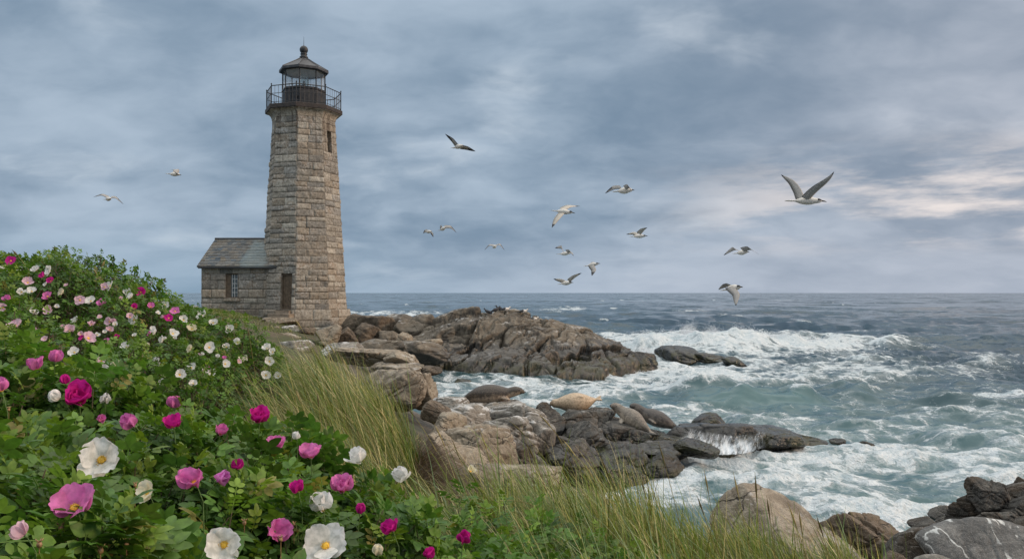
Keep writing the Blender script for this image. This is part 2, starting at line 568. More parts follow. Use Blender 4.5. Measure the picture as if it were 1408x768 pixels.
# ------------------------------------------------------------------ terrain
TP = [(0, 0, 2.7), (-2, 1, 2.8), (2, 1, 2.5), (0, 3, 2.5), (-3, 3, 2.9), (-6, 4, 3.3), (-6, 8, 3.6), (-10, 9, 3.9),
      (-3.2, 5, 2.85), (-3, 8, 2.95), (-1.6, 4.5, 2.65), (-1.1, 5.2, 2.5), (-1.7, 9, 2.85), (-2.5, 10, 2.95), (-1.15, 8.6, 2.7),
      (-0.4, 9.2, 1.5), (-0.35, 7, 2.2), (0, 5.5, 2.50), (0.5, 6.6, 2.25), (1, 4.5, 2.6), (1.75, 4.5, 2.5), (2.5, 5.2, 2.3), (1.4, 6.2, 2.2), (1.8, 3.2, 2.5), (3, 3, 2.2),
      (4, 6, 1.3), (2.4, 7.8, 1.4), (0.6, 9, 1.2), (-0.3, 12, 1.2), (-2.4, 13, 2.3), (-3.2, 12, 2.9), (-3.2, 18, 1.7), (-3, 23, 0.9), (-0.8, 18, 0.6),
      (2.0, 17, 0.0), (3.8, 19, -0.5), (2.5, 13, 0.2), (5, 13, -0.6), (8, 9, 0.4), (6, 11, -0.1), (7, 7, 1.0), (10, 12, -0.8),
      (-6, 14, 2.7), (-6, 20, 2.3), (-12, 14, 3.3), (-10, 25, 2.5), (-6, 27, 1.9), (-4.6, 28, 0.2), (-12, 36, 2.7), (-15, 44, 2.9),
      (-13, 47, 2.3), (-16.5, 46.5, 3.1), (-20, 46.5, 3.15), (-24, 47, 3.0), (-10, 46, 2.0), (-7, 45, 1.4), (-8.5, 36, 1.7), (-4, 34, -0.8), (-2, 29, -0.9),
      (0, 37, -1.0), (-7, 39, 0.6), (-15, 54, 2.2), (-22, 55, 1.5), (-12, 56, 0.2), (-18, 62, -1.0), (-5, 53, -0.6), (0, 55, -1.2),
      (8, 30, -1.8), (8, 20, -1.5), (14, 14, -1.5), (12, 40, -2.2), (-30, 40, 3), (-30, 60, -0.8), (-30, 20, 3.6), (-30, 5, 3.9), (10, 3, 1.3), (20, 5, 0.3),
      (22, 25, -2), (0, -8, 2.7), (-20, -8, 3.5), (20, -8, 1)]
_ter = tps(TP)


def ground_z(x, y):
    x = np.asarray(x, float).ravel(); y = np.asarray(y, float).ravel()
    z = _ter(x, y)
    z = z + 0.10 * n2(x, y, 0.6, octv=4, seed=1)
    far = sstep(y, 58, 66)
    z = z * (1 - far) + far * -2.0
    return np.clip(z, -2.5, 5)


gx = np.concatenate([np.linspace(-45, -12, 90)[:-1], np.linspace(-12, 6, 260)[:-1], np.linspace(6, 26, 60)])
gy = np.concatenate([np.linspace(-8, 1, 20)[:-1], np.linspace(1, 16, 220)[:-1], np.linspace(16, 68, 220)])
XX, YY = np.meshgrid(gx, gy, indexing='ij')
ZZ = ground_z(XX, YY)


def ground_mat():
    m_, t = mat_new('coastal_soil')
    p = wpos(t)
    n1 = t.noise(p, 0.8, 5, 0.6); n2_ = t.noise(p, 7, 6, 0.7); n3 = t.noise(p, 50, 3, 0.7)
    c = t.mix(t.ramp(n1, 0.42, 0.58), (0.060, 0.068, 0.022), (0.105, 0.085, 0.048))
    c = t.mix(t.m('MULTIPLY', t.ramp(n2_, 0.4, 0.7), 0.6), c, (0.035, 0.028, 0.016))
    nz = t.sep(t.n('ShaderNodeNewGeometry').outputs['Normal'])[2]
    c = t.mix(t.ramp(nz, 0.86, 0.66), c, (0.024, 0.016, 0.010))
    pz = t.sep(p)[2]
    c = t.mix(t.ramp(t.m('ADD', pz, t.m('MULTIPLY', n2_, 0.6)), 1.9, 1.2), c, t.mix(t.ramp(n2_, 0.35, 0.65), (0.05, 0.045, 0.038), (0.17, 0.15, 0.125)))
    c = t.mix(t.m('MULTIPLY', t.ramp(n3, 0.5, 0.8), 0.4), c, (0.16, 0.13, 0.085))
    t.out(t.principled(Base_Color=c, Roughness=0.95, Normal=t.bump(t.m('ADD', n2_, t.m('MULTIPLY', n3, 0.5)), 0.8, 0.06)))
    return m_


ter = build('terrain', np.stack([XX.ravel(), YY.ravel(), ZZ], 1), gridfaces(len(gx), len(gy)), ground_mat())
tag(ter, 'sloping coastal ground of soil and thin turf under the plants', kind='structure')

# ------------------------------------------------------------------ sea
NA, NR = 860, 880
ang = np.linspace(math.radians(-52), math.radians(52), NA)
rad = 1.0 / np.linspace(1 / 9.0, 1 / 9000.0, NR)
RA, AA = np.meshgrid(rad, ang, indexing='ij')
sx, sy = (RA * np.sin(AA)).ravel(), (RA * np.cos(AA)).ravel()
sy_ = np.maximum(sy, 3.0)
PX = 704 + F * sx / sy_
PY = 402 + F * CAMZ / sy_          # used only to lay out where the foam lies, as read off the photo
dr = (RA ** 2 / 4730.0 * 0.6).ravel()

FOAM = [  # where the water is white: px, py, spread x, spread y, amount
    (930, 482, 75, 10, 1.0), (1040, 480, 65, 9, 0.95), (1150, 474, 70, 4.5, 0.85), (860, 470, 40, 8, 0.75),
    (950, 508, 115, 20, 0.80), (855, 512, 50, 16, 0.85), (840, 530, 50, 14, 0.75), (1060, 508, 90, 14, 0.58), (1160, 505, 110, 12, 0.54), (1330, 505, 60, 10, 0.46),
    (930, 534, 85, 9, 0.85), (1030, 541, 60, 5, 0.6), (720, 535, 120, 9, 0.64), (640, 545, 60, 14, 0.66), (820, 560, 80, 14, 0.54), (740, 555, 70, 14, 0.56),
    (1010, 578, 90, 7, 0.62), (1080, 584, 36, 8, 0.8), (960, 570, 60, 12, 0.5), (1180, 560, 70, 6, 0.42), (1310, 566, 90, 5, 0.40),
    (1100, 640, 190, 40, 0.64), (960, 650, 80, 32, 0.74), (890, 680, 70, 18, 0.8), (1000, 625, 60, 12, 0.85), (1280, 620, 130, 34, 0.68), (1240, 690, 120, 26, 0.74),
    (1390, 600, 60, 20, 0.62), (1200, 720, 80, 20, 0.8), (1390, 655, 70, 20, 0.66), (1330, 545, 90, 8, .52), (1180, 535, 80, 6, .50), (1250, 500, 90, 5, .48), (1120, 600, 60, 10, 0.5),
    (540, 431, 60, 2.2, 0.95), (776, 426, 22, 1.8, 0.95), (735, 437, 16, 1.5, 0.8), (950, 428, 20, 1.3, 0.6), (1112, 446, 26, 1.4, 0.62), (1080, 413, 20, 0.8, 0.4), (1300, 424, 24, 1.0, 0.4),
    (1240, 472, 26, 2.2, 0.5), (1370, 487, 40, 2.4, 0.5), (1190, 455, 26, 1.3, 0.35), (1290, 462, 30, 1.4, 0.35), (300, 414, 50, 1.2, 0.4), (600, 414, 22, 1.0, 0.35),
    (1100, 524, 60, 3, 0.45), (1260, 520, 50, 2.5, 0.35), (1340, 540, 60, 3, 0.35)]
foam = np.zeros_like(sx)
for a, b, c_, d_, e in FOAM:
    foam = np.maximum(foam, e * np.exp(-0.5 * (((PX - a) / c_) ** 2 + ((PY - b) / d_) ** 2)) ** 0.75)
near = sstep(PY, 470, 560)
w1 = n2(sx, sy, 0.10, 0.22, 3, 2)
w2 = n2(sx + 0.35 * sy, sy - 0.2 * sx, 0.30, 0.55, 3, 3)
w3 = n2(sx, sy, 0.9, 1.5, 3, 4)
w0 = n2(sx, sy, 0.03, 0.075, 2, 5)
billow = np.abs(n2(sx, sy, 0.7, 0.9, 4, 6))
fine = n2(sx, sy, 2.6, 3.4, 2, 7)
cut = lambda lam: np.clip(1.3 - dr / (lam * 0.9), 0.35, 1)
crest = lambda w: w + 0.55 * np.maximum(w, 0) ** 2           # sharper crests than troughs
open_ = 1 - 0.45 * near
h = 0.46 * open_ * crest(w0) + 0.50 * open_ * crest(w1) * cut(8) + 0.20 * crest(w2) * cut(3) + 0.07 * w3 * cut(1) + 0.022 * fine * cut(0.4)
foam = foam * (0.80 + 0.55 * w2 + 0.30 * w1 + .25 * w3)
foam = foam * np.where(PY < 447, .62 + .9 * n2(sx, sy, .55, .12, 3, 9), 1)
whitecap = sstep(w1 + 0.5 * w2 + 0.3 * w0, 0.80, 1.2) * 0.62 * sstep(PY, 404, 412) * (1 - 0.5 * near)
foam = np.clip(np.maximum(foam, whitecap), 0, 1.15)


def swell(px0, px1, py_l, py_r, height, wfront, wback, seed, edge=0.18, wob=1.6):
    """a wave whose crest runs over the water between two points of the sea plane"""
    Y0, Y1 = F * CAMZ / (py_l - 402), F * CAMZ / (py_r - 402)
    x0, x1 = (px0 - 704) / F * Y0, (px1 - 704) / F * Y1
    q = (sx - x0) / (x1 - x0)
    yc = Y0 + (Y1 - Y0) * q + wob * n2(sx, sx * 0, 0.18, octv=2, seed=seed)
    e = sstep(q, 0, edge) * sstep(q, 1, 1 - edge)
    dy_ = sy - yc
    s = np.where(dy_ < 0, np.exp(-(dy_ / wfront) ** 2), np.exp(-(dy_ / wback) ** 2))
    return height * e * s, e, dy_


hb, eb, db = swell(845, 1260, 482, 476, 0.80, 2.2, 4.5, 11, 0.12)
lump = 0.55 + 1.1 * np.clip(n2(sx, sy, 0.30, 0.2, 3, 8) + 0.30, 0, 1.2)
fall = 0.35 + 0.65 * sstep(PX, 1130, 1040)
h = h + hb * lump * fall
foam = np.maximum(foam, np.clip(hb * 1.5, 0, 1.1) * sstep(PX, 1260, 1100))
hg, eg, dg = swell(915, 1150, 549, 553, 0.62, 0.9, 2.6, 12, 0.25, 0.8)
h = h + hg * (0.8 + 0.4 * w2)
green = np.clip(eg * np.exp(-((dg + 0.7) / 1.1) ** 2), 0, 1)
foam = foam * (1 - 0.75 * green)
foam = np.maximum(foam, 0.8 * eg * np.exp(-((dg - 0.15) / 0.35) ** 2) * sstep(w2 + .3 * w3, -0.2, 0.25))
hs, es, ds_ = swell(990, 1110, 583, 588, 0.34, 0.5, 1.2, 13, 0.3, 0.4)
h = h + hs
h2_, e2_, d2_ = swell(1120, 1420, 549, 560, 0.45, 0.9, 2.2, 14, 0.25, 1.2)
h = h + h2_ * (0.7 + 0.5 * w2)
h3_, e3_, d3_ = swell(1180, 1480, 500, 506, 0.55, 1.6, 3.5, 15, 0.25, 1.6)
h = h + h3_ * (0.7 + 0.5 * w2)
h4_, e4_, d4_ = swell(1250, 1470, 600, 622, 0.30, 0.6, 1.5, 16, 0.25, 0.7)
h = h + h4_
h = h + np.clip(foam, 0, 1) ** 1.5 * (0.24 * (billow - 0.12) * np.clip(1.4 - dr / 1.2, 0.4, 1) + 0.05 * fine)
aer = np.clip(sstep(PY, 478, 600) * 0.62 + 0.45 * np.clip(foam, 0, 1) * sstep(PY, 440, 490) + 0.55 * green, 0, 1)
aer *= 1 - 0.45 * sstep(PX, 1150, 1330) * sstep(PY, 600, 540)
sea_h = h.reshape(NR, NA)


def sea_z(x, y):
    """height of the water at one place (nearest grid point)"""
    r_, a_ = math.hypot(x, y), math.atan2(x, y)
    i = int(np.clip(round((1 / 9.0 - 1 / r_) / (1 / 9.0 - 1 / 9000.0) * (NR - 1)), 0, NR - 1))
    j = int(np.clip(round((a_ - ang[0]) / (ang[-1] - ang[0]) * (NA - 1)), 0, NA - 1))
    return float(sea_h[i, j])


def sea_mat():
    m_, t = mat_new('sea_water')
    p = wpos(t)
    fo = t.attr('foam', 'Fac'); ae = t.attr('aer', 'Fac')
    X, Y_, Z_ = t.sep(p)
    flat = t.comb(X, Y_, 0.0)
    # ripples too small to model: tilt of the surface taken straight from noise
    r1 = t.vm('SUBTRACT', t.noise(t.vm('MULTIPLY', flat, (1.0, 1.6, 1)), 3.2, 3, 0.6, 1), (0.5, 0.5, 0.5))
    r2 = t.vm('SUBTRACT', t.noise(t.vm('MULTIPLY', flat, (1.0, 1.8, 1)), 0.42, 4, 0.6, 1), (0.5, 0.5, 0.5))
    r3 = t.vm('SUBTRACT', t.noise(t.vm('MULTIPLY', flat, (1.0, 0.55, 1)), 0.07, 4, 0.65, 1), (0.5, 0.5, 0.5))
    rr = t.vm('ADD', t.vm('ADD', t.vm('SCALE', r1, scale=0.55), t.vm('SCALE', r2, scale=1.1)), t.vm('SCALE', r3, scale=1.7))
    rr = t.vm('MULTIPLY', rr, (1, 1, 0))
    dist = t.vm('LENGTH', flat)
    rr = t.vm('SCALE', rr, scale=t.ramp(dist, 14, 70, 0.45, 1.0))
    nrm = t.vm('NORMALIZE', t.vm('ADD', t.n('ShaderNodeNewGeometry').outputs['Normal'], rr))
    # lace of foam
    wq = t.vm('ADD', flat, t.vm('SCALE', t.vm('SUBTRACT', t.noise(flat, 0.9, 4, 0.6, 1), (0.5, 0.5, 0.5)), scale=1.5))
    ws = t.vm('MULTIPLY', wq, (1.0, 1.0, 1))
    e1 = t.voro(ws, 0.85, 'DISTANCE_TO_EDGE')
    e2 = t.voro(t.vm('ADD', wq, (3, 7, 0)), 2.3, 'DISTANCE_TO_EDGE')
    e3 = t.noise(t.vm('MULTIPLY', wq, (0.7, 1.5, 1)), 2.4, 6, 0.68)
    e4 = t.noise(t.vm('MULTIPLY', wq, (0.35, 1.2, 1)), 0.8, 5, 0.62)
    lace = t.m('ADD', t.m('MULTIPLY', t.ramp(e1, 0.30, 0.0, smooth=False), 0.46), t.m('MULTIPLY', t.ramp(e2, 0.32, 0.0, smooth=False), 0.24))
    e5 = t.voro(t.vm('ADD', wq, (9, 2, 0)), 6.5, 'DISTANCE_TO_EDGE')
    e6 = t.noise(flat, 14.0, 4, 0.7)
    lace = t.m('ADD', lace, t.m('ADD', t.m('MULTIPLY', t.ramp(e5, 0.30, 0.0, smooth=False), 0.10), t.m('MULTIPLY', t.m('SUBTRACT', e6, 0.5), 0.30)))
    lace = t.m('ADD', lace, t.m('ADD', t.m('MULTIPLY', e3, 0.32), t.m('MULTIPLY', e4, 0.44)))
    cov = t.m('ADD', t.m('MULTIPLY', fo, 0.98), t.m('SUBTRACT', lace, 1.215))
    fm = t.ramp(cov, -0.03, 0.26)
    thin = t.m('MULTIPLY', t.ramp(cov, -0.30, 0.10), 0.42)       # milky water between the foam
    fm = t.m('MAXIMUM', fm, t.m('MULTIPLY', thin, t.ramp(fo, 0.1, 0.5)))
    deep = t.mix(t.ramp(t.noise(flat, 0.03, 3), 0.35, 0.65), (0.007, 0.030, 0.044), (0.016, 0.050, 0.068))
    wc = t.mix(ae, deep, (0.064, 0.132, 0.138))
    wat = t.principled(Base_Color=wc, Roughness=0.12, IOR=1.33, Normal=nrm)
    bmp = t.bump(t.m('ADD', t.m('ADD', t.m('MULTIPLY', e3, 1.0), t.m('MULTIPLY', fm, 0.4)), t.m('MULTIPLY', e6, 0.5)), 0.8, 0.09)
    bmp = t.bump(t.noise(t.vm('MULTIPLY', flat, (1, .8, 1)), 1.3, 5, 0.65), 0.7, 0.55, normal=bmp)
    fc = t.mix(t.ramp(t.m('ADD', t.m('MULTIPLY', e3, .6), t.m('MULTIPLY', e6, .4)), 0.36, 0.62), (0.36, 0.44, 0.47), (0.66, 0.69, 0.70))
    fs = t.principled(Base_Color=fc, Roughness=0.7, Normal=bmp)
    mx = t.n('ShaderNodeMixShader')
    t.put(mx.inputs[0], fm); t.t.links.new(wat, mx.inputs[1]); t.t.links.new(fs, mx.inputs[2])
    t.out(mx.outputs[0])
    return m_


sea = build('sea', np.stack([sx, sy, h], 1), gridfaces(NR, NA)[:, ::-1], sea_mat(), attrs={'foam': foam, 'aer': aer})
tag(sea, 'choppy grey green sea with white foam running to the horizon', kind='structure')

# spray thrown up along the breaking wave and where it hits rocks
M['spray'], _t = mat_new('sea_spray')
_d = _t.n('ShaderNodeBsdfDiffuse'); _d.inputs[0].default_value = (0.88, 0.9, 0.92, 1)
_l = _t.n('ShaderNodeBsdfTranslucent'); _l.inputs[0].default_value = (0.88, 0.9, 0.92, 1)
_a = _t.n('ShaderNodeMixShader'); _a.inputs[0].default_value = 0.4
_t.t.links.new(_d.outputs[0], _a.inputs[1]); _t.t.links.new(_l.outputs[0], _a.inputs[2]); _t.out(_a.outputs[0])
OCT = np.array([[1, 0, 0], [-1, 0, 0], [0, 1, 0], [0, -1, 0], [0, 0, 1], [0, 0, -1]], float)
OCTF = np.array([[0, 2, 4], [2, 1, 4], [1, 3, 4], [3, 0, 4], [2, 0, 5], [1, 2, 5], [3, 1, 5], [0, 3, 5]])


def droplets(P, r):
    n = len(P)
    V = (OCT[None] * r[:, None, None] + P[:, None]).reshape(-1, 3)
    return V, (OCTF[None] + np.arange(n)[:, None, None] * 6).reshape(-1, 3)


rs = np.random.RandomState(21)
SP = []
for px_, py_, wx, hh, n_, sz in [(945, 478, 13, 1.9, 15000, 0.016), (994, 478, 26, 1.5, 20000, 0.016), (1040, 476, 50, 0.9, 12000, 0.015), (905, 474, 36, 0.8, 6000, 0.016), (880, 488, 14, 0.8, 4000, 0.014),
                                 (868, 506, 16, 0.5, 900, 0.02), (1085, 582, 14, 0.22, 500, 0.010), (930, 534, 60, 0.3, 1200, 0.018), (1140, 473, 60, 0.3, 900, 0.025)]:
    Y = F * CAMZ / (py_ - 402)
    x = ((px_ - 704) + rs.normal(0, wx, n_)) / F * Y
    clump = n2(x, x * 0 + Y, 1.1, octv=3, seed=px_)
    y = Y + rs.normal(0, 0.9, n_)
    z0 = np.array([sea_z(a, b) for a, b in zip(x, y)])
    top = hh * np.exp(-((x - (px_ - 704) / F * Y) / (wx / F * Y * 1.3)) ** 2) * (0.7 + 0.9 * clump)
    z = z0 - 0.03 + np.maximum(top, 0.03) * rs.beta(0.9, 2.6, n_)
    SP.append((np.stack([x, y, z], 1), sz * rs.uniform(0.35, 1.3, n_)))
V, Fs = droplets(np.concatenate([s[0] for s in SP]), np.concatenate([s[1] for s in SP]))
tag(build('sea_spray', V, Fs, M['spray'], smooth=True), 'white spray thrown up by the breaking wave and the surf', kind='stuff')
# ------------------------------------------------------------------ masonry
STONES = [(0.30, 0.275, 0.235), (0.27, 0.25, 0.22), (0.34, 0.31, 0.265), (0.23, 0.215, 0.19), (0.38, 0.35, 0.30), (0.30, 0.262, 0.215), (0.315, 0.27, 0.215), (0.26, 0.25, 0.23)]


def masonry(mb, pos, hw, zc, openings, seed, wmin=0.45, wmax=1.1, res=0.075, joint=0.020, rough=0.045, tint=1.0):
    """coursed rough stone on one wall. pos(u, z) -> (point, outward normal); hw(z) half width; zc course lines"""
    rs = np.random.RandomState(seed)
    for z0, z1 in zip(zc[:-1], zc[1:]):
        zm = (z0 + z1) / 2; W0 = hw(zm)
        spans = [(-W0, W0)]
        for (u0, u1, a, b) in openings:
            if zm > a and zm < b:
                spans = [s for q in spans for s in ((q[0], min(q[1], u0)), (max(q[0], u1), q[1])) if s[1] - s[0] > 0.02]
        for (a, b) in spans:
            cuts = [a]
            while b - cuts[-1] > wmax * 1.15:
                cuts.append(cuts[-1] + rs.uniform(wmin, wmax))
            if b - cuts[-1] < wmin * 0.5 and len(cuts) > 1: cuts.pop()
            cuts.append(b)
            for u0, u1 in zip(cuts[:-1], cuts[1:]):
                nu = max(4, int((u1 - u0) / res) + 2); nv = max(5, int((z1 - z0) / res) + 2)
                eu = joint / (u1 - u0) * 1.2; ev = joint / (z1 - z0) * 1.2
                su = np.concatenate([[0, eu], np.linspace(eu, 1 - eu, nu)[1:-1], [1 - eu, 1]])
                sv = np.concatenate([[0, ev], np.linspace(ev, 1 - ev, nv)[1:-1], [1 - ev, 1]])
                U, S = np.meshgrid(su, sv, indexing='ij')
                Z = z0 + (z1 - z0) * S
                k = np.array([hw(z) for z in sv * (z1 - z0) + z0])[None, :] / W0
                UU = (u0 + (u1 - u0) * U) * k
                P, N = pos(UU.ravel(), Z.ravel())
                edge = np.minimum(np.minimum(U, 1 - U) * (u1 - u0), np.minimum(S, 1 - S) * (z1 - z0)).ravel()
                pil = sstep(edge, 0, joint * 2.2)
                q = P * 3.1 + rs.uniform(0, 50)
                q2 = P * 11 + rs.uniform(0, 50)
                lean = rs.uniform(-0.02, 0.02) * (S.ravel() - 0.5) * 2 + rs.uniform(-0.015, 0.015) * (U.ravel() - 0.5) * 2
                dsp = -0.018 * (1 - pil) + pil * (rs.uniform(0.0, 0.05) + lean + rough * fbm(q, 2) + 0.4 * rough * pnoise(q2))
                P = P + N * dsp[:, None]
                base = np.array(STONES[rs.randint(len(STONES))]) * rs.uniform(0.88, 1.28) * tint
                jt = sstep(edge, 0, joint * 1.3)[:, None]
                c = base[None] * jt + (1 - jt) * np.array([[.20, .18, .15]]) * rs.uniform(.7, 1.3)
                mb.add(P, gridfaces(len(su), len(sv)), c)
    return mb


def courses(z0, z1, hh, seed, snaps=()):
    rs = np.random.RandomState(seed)
    n = max(1, int(round((z1 - z0) / hh)))
    hs = rs.uniform(0.7, 1.3, n); zc = z0 + np.concatenate([[0], np.cumsum(hs) / hs.sum()]) * (z1 - z0)
    for s in snaps:
        i = 1 + np.argmin(np.abs(zc[1:-1] - s)); zc[i] = s
    return zc


# ------------------------------------------------------------------ the lighthouse
TC = np.array([-12.75, 49.0])
PH0 = math.radians(3.5)
ZB, ZT = 3.3, 14.75
RB, RT = 2.60, 1.90
lh = empty('lighthouse', (TC[0], TC[1], 2.2))
tag(lh, 'tall octagonal lighthouse of rough granite blocks with black iron lantern on the rocky point', 'lighthouse')
LO = (TC[0], TC[1], 2.2)
RZ = lambda z: RB + (RT - RB) * (np.asarray(z, float) - ZB) / (ZT - ZB)
COS = math.cos(math.pi / 8); SIN = math.sin(math.pi / 8)


def face_dir(k):
    a = PH0 + math.radians(45 * k + 22.5)
    return np.array([math.sin(a), -math.cos(a), 0]), np.array([math.cos(a), math.sin(a), 0])   # normal, along


def tower_pos(k, R):
    nrm, al = face_dir(k)
    def f(u, z):
        r = np.asarray(R(z), float) * COS
        P = np.stack([TC[0] + nrm[0] * r + al[0] * u, TC[1] + nrm[1] * r + al[1] * u, z], 1)
        return P, np.tile(nrm, (len(P), 1))
    return f


DOORK, WINK = 7, 1
DU0, DU1, DZ0, DZ1 = -0.02, 0.72, 3.3, 5.42
WU0, WU1, WZ0, WZ1 = -0.26, 0.20, 12.75, 14.05
mb = MB()
for k in range(8):
    ops = [(DU0, DU1, DZ0, DZ1)] if k == DOORK else [(WU0, WU1, WZ0, WZ1)] if k == WINK else []
    zc = courses(ZB, ZT, 0.37, 40 + k % 8, [DZ1, DZ1 + 0.42] if k == DOORK else [WZ0, WZ1] if k == WINK else [])
    masonry(mb, tower_pos(k, RZ), lambda z: float(RZ(z)) * SIN, zc, ops, 60 + k, 0.42, 1.05)
tower = mb.obj('tower_wall', M['stone'], lh, LO, smooth=True)

mb = MB()
RPL = lambda z: 2.83 - 0.03 * (np.asarray(z, float) - 2.2)
for k in range(8):
    masonry(mb, tower_pos(k, RPL), lambda z: float(RPL(z)) * SIN, courses(1.9, 3.3, 0.47, 90 + k), [(DU0 - .15, DU1 + .15, 3.0, 3.4)] if k == DOORK else [], 80 + k, 0.7, 1.3, joint=0.015)
top = [(2.80, 3.29), (2.2, 3.32)]
mb.revolve(top, TC, 8, PH0, col=(0.3, 0.26, 0.21))
mb.obj('plinth', M['stone'], lh, LO, smooth=True)


def recess(k, u0, u1, z0, z1, R, depth, name_panel, mat_panel, parent, jamb_col=(0.25, 0.21, 0.16)):
    """stone jambs, head and sill round an opening, and a panel at the back; returns the panel object"""
    nrm, al = face_dir(k)
    c2 = lambda u, r, z: np.array([TC[0] + nrm[0] * r + al[0] * u, TC[1] + nrm[1] * r + al[1] * u, z])
    r0, r1 = float(R(z0)) * COS, float(R(z1)) * COS
    q = MB()
    F0 = [c2(u0, r0 - .01, z0), c2(u1, r0 - .01, z0), c2(u1, r1 - .01, z1), c2(u0, r1 - .01, z1)]
    B0 = [c2(u0, r0 - depth, z0), c2(u1, r0 - depth, z0), c2(u1, r0 - depth, z1), c2(u0, r0 - depth, z1)]
    q.add(np.array(F0 + B0), np.array([[0, 1, 5, 4], [1, 2, 6, 5], [2, 3, 7, 6], [3, 0, 4, 7]]), jamb_col)
    q.obj('jamb', M['stone'], parent, LO)
    Rm = np.stack([al, nrm, [0, 0, 1]], 1)
    return c2, Rm, r0 - depth


c2, Rm, rb = recess(DOORK, DU0, DU1, DZ0, DZ1, RZ, 0.32, 'door', M['wood'], lh)
mb = MB()
um = (DU0 + DU1) / 2
for i in range(5):
    w = (DU1 - DU0 - 0.10) / 5
    mb.box(c2(DU0 + .05 + w * (i + .5), rb + 0.03 + 0.004 * (i % 2), DZ0 + 1.0), (w - 0.012, 0.05, 1.98), R=Rm)
door = mb.obj('door', M['wood'], lh, LO)
q = MB()
q.box(c2(DU0 + .025, rb + .05, DZ0 + 1.05), (.05, .10, 2.1), R=Rm); q.box(c2(DU1 - .025, rb + .05, DZ0 + 1.05), (.05, .10, 2.1), R=Rm)
q.box(c2(um, rb + .05, DZ1 - .06), (DU1 - DU0 - .11, .10, .10), R=Rm)
q.obj('door_frame', M['wood'], door, LO)
q = MB(); q.tube([c2(DU1 - .15, rb + .06, 4.3), c2(DU1 - .15, rb + .12, 4.3)], .02, 8); q.tube([c2(DU1 - .15, rb + .12, 4.3), c2(DU1 - .15, rb + .15, 4.3)], [.035, .03], 10)
q.obj('handle', M['rust'], door, LO)

c2, Rm, rb = recess(WINK, WU0, WU1, WZ0, WZ1, RZ, 0.34, 'window', M['wood'], lh, (0.24, 0.17, 0.11))
q = MB()
wz = (WZ0 + WZ1) / 2; wu = (WU0 + WU1) / 2
for s in (-1, 1): q.box(c2(wu + s * .205, rb + .05, wz), (.05, .08, WZ1 - WZ0), R=Rm)
for z in (WZ0 + .03, WZ1 - .03, wz): q.box(c2(wu, rb + .05, z), (.36, .07, .06), R=Rm)
win = q.obj('window', M['wood'], lh, LO)
MB().box(c2(wu, rb + .02, wz), (.40, .02, WZ1 - WZ0 - .04), R=Rm).obj('pane', M['winglass'], win, LO)

# coved stone cornice under the gallery
mb = MB()
prof = [(1.86, 14.70)] + [(1.93 + 0.36 * (1 - math.cos(a)), 14.76 + 0.40 * math.sin(a)) for a in np.linspace(0, math.pi / 2, 7)] + [(2.28, 15.18)]
mb.revolve(prof, TC, 8, PH0, col=(0.40, 0.35, 0.28))
mb.obj('cornice', M['stone'], lh, LO)
mb = MB()
mb.revolve([(1.9, 15.17), (2.32, 15.185), (2.34, 15.20), (2.34, 15.42), (2.30, 15.45), (0.9, 15.47)], TC, 8, PH0)
mb.obj('gallery_deck', M['rust'], lh, LO)
# railing
RR = 2.24
vert = lambda k, r, z: np.array([TC[0] + r * math.sin(PH0 + k * math.pi / 4), TC[1] - r * math.cos(PH0 + k * math.pi / 4), z])
mb = MB()
for k in range(8):
    for z, r in ((16.52, .028), (16.06, .018), (15.55, .016)):
        mb.tube([vert(k, RR, z), vert(k + 1, RR, z)], r, 6)
rail = mb.obj('railing', M['iron'], lh, LO)
for k in range(8):
    q = MB(); q.tube([vert(k, RR, 15.44), vert(k, RR, 16.60)], .030, 6); q.tube([vert(k, RR, 16.60), vert(k, RR, 16.64), vert(k, RR, 16.68)], [.03, .045, .012], 8)
    q.obj('post', M['iron'], rail, LO)
    for j in range(1, 7):
        p = vert(k, RR, 0) + (vert(k + 1, RR, 0) - vert(k, RR, 0)) * j / 7
        MB().tube([p + [0, 0, 15.46], p + [0, 0, 16.5]], .0105, 4).obj('baluster', M['iron'], rail, LO)
# lantern room
mb = MB()
mb.revolve([(1.36, 15.45), (1.36, 15.52), (1.30, 15.54), (1.30, 16.50), (1.35, 16.53), (1.35, 16.60), (1.20, 16.62), (1.0, 16.62)], TC, 8, PH0)
for k in range(8):
    nrm, al = face_dir(k)
    for s in (-0.17, 0.17):
        c = np.array([TC[0], TC[1], 0]) + nrm * (1.30 * COS + .01) + al * s * 1.4
        mb.box(c + [0, 0, 16.02], (.36, .02, .74), R=np.stack([al, nrm, [0, 0, 1]], 1))
lant = mb.obj('lantern_base', M['iron'], lh, LO)
for k in (7,):
    nrm, al = face_dir(k)
    c = np.array([TC[0], TC[1], 0]) + nrm * (1.30 * COS + .04) + al * 0.3
    q = MB(); q.tube([c + [0, 0, 15.98], c + nrm * .06 + [0, 0, 15.98]], .07, 12)
    q.obj('vent', M['rust'], lant, LO)
mb = MB()
for k in range(8):
    mb.tube([vert(k, 1.28, 16.6), vert(k, 1.28, 17.74)], .036, 6)
    nrm, al = face_dir(k)
    a = (vert(k, 1.27, 0) + vert(k + 1, 1.27, 0)) / 2
    mb.tube([vert(k, 1.28, 16.63), vert(k + 1, 1.28, 16.63)], .03, 4)
    mb.tube([vert(k, 1.28, 17.72), vert(k + 1, 1.28, 17.72)], .04, 4)
mb.obj('glazing_bars', M['iron'], lh, LO)
mb = MB(); mb.revolve([(1.255, 16.62), (1.255, 17.72)], TC, 8, PH0)
mb.obj('lantern_glass', M['glass'], lh, LO)
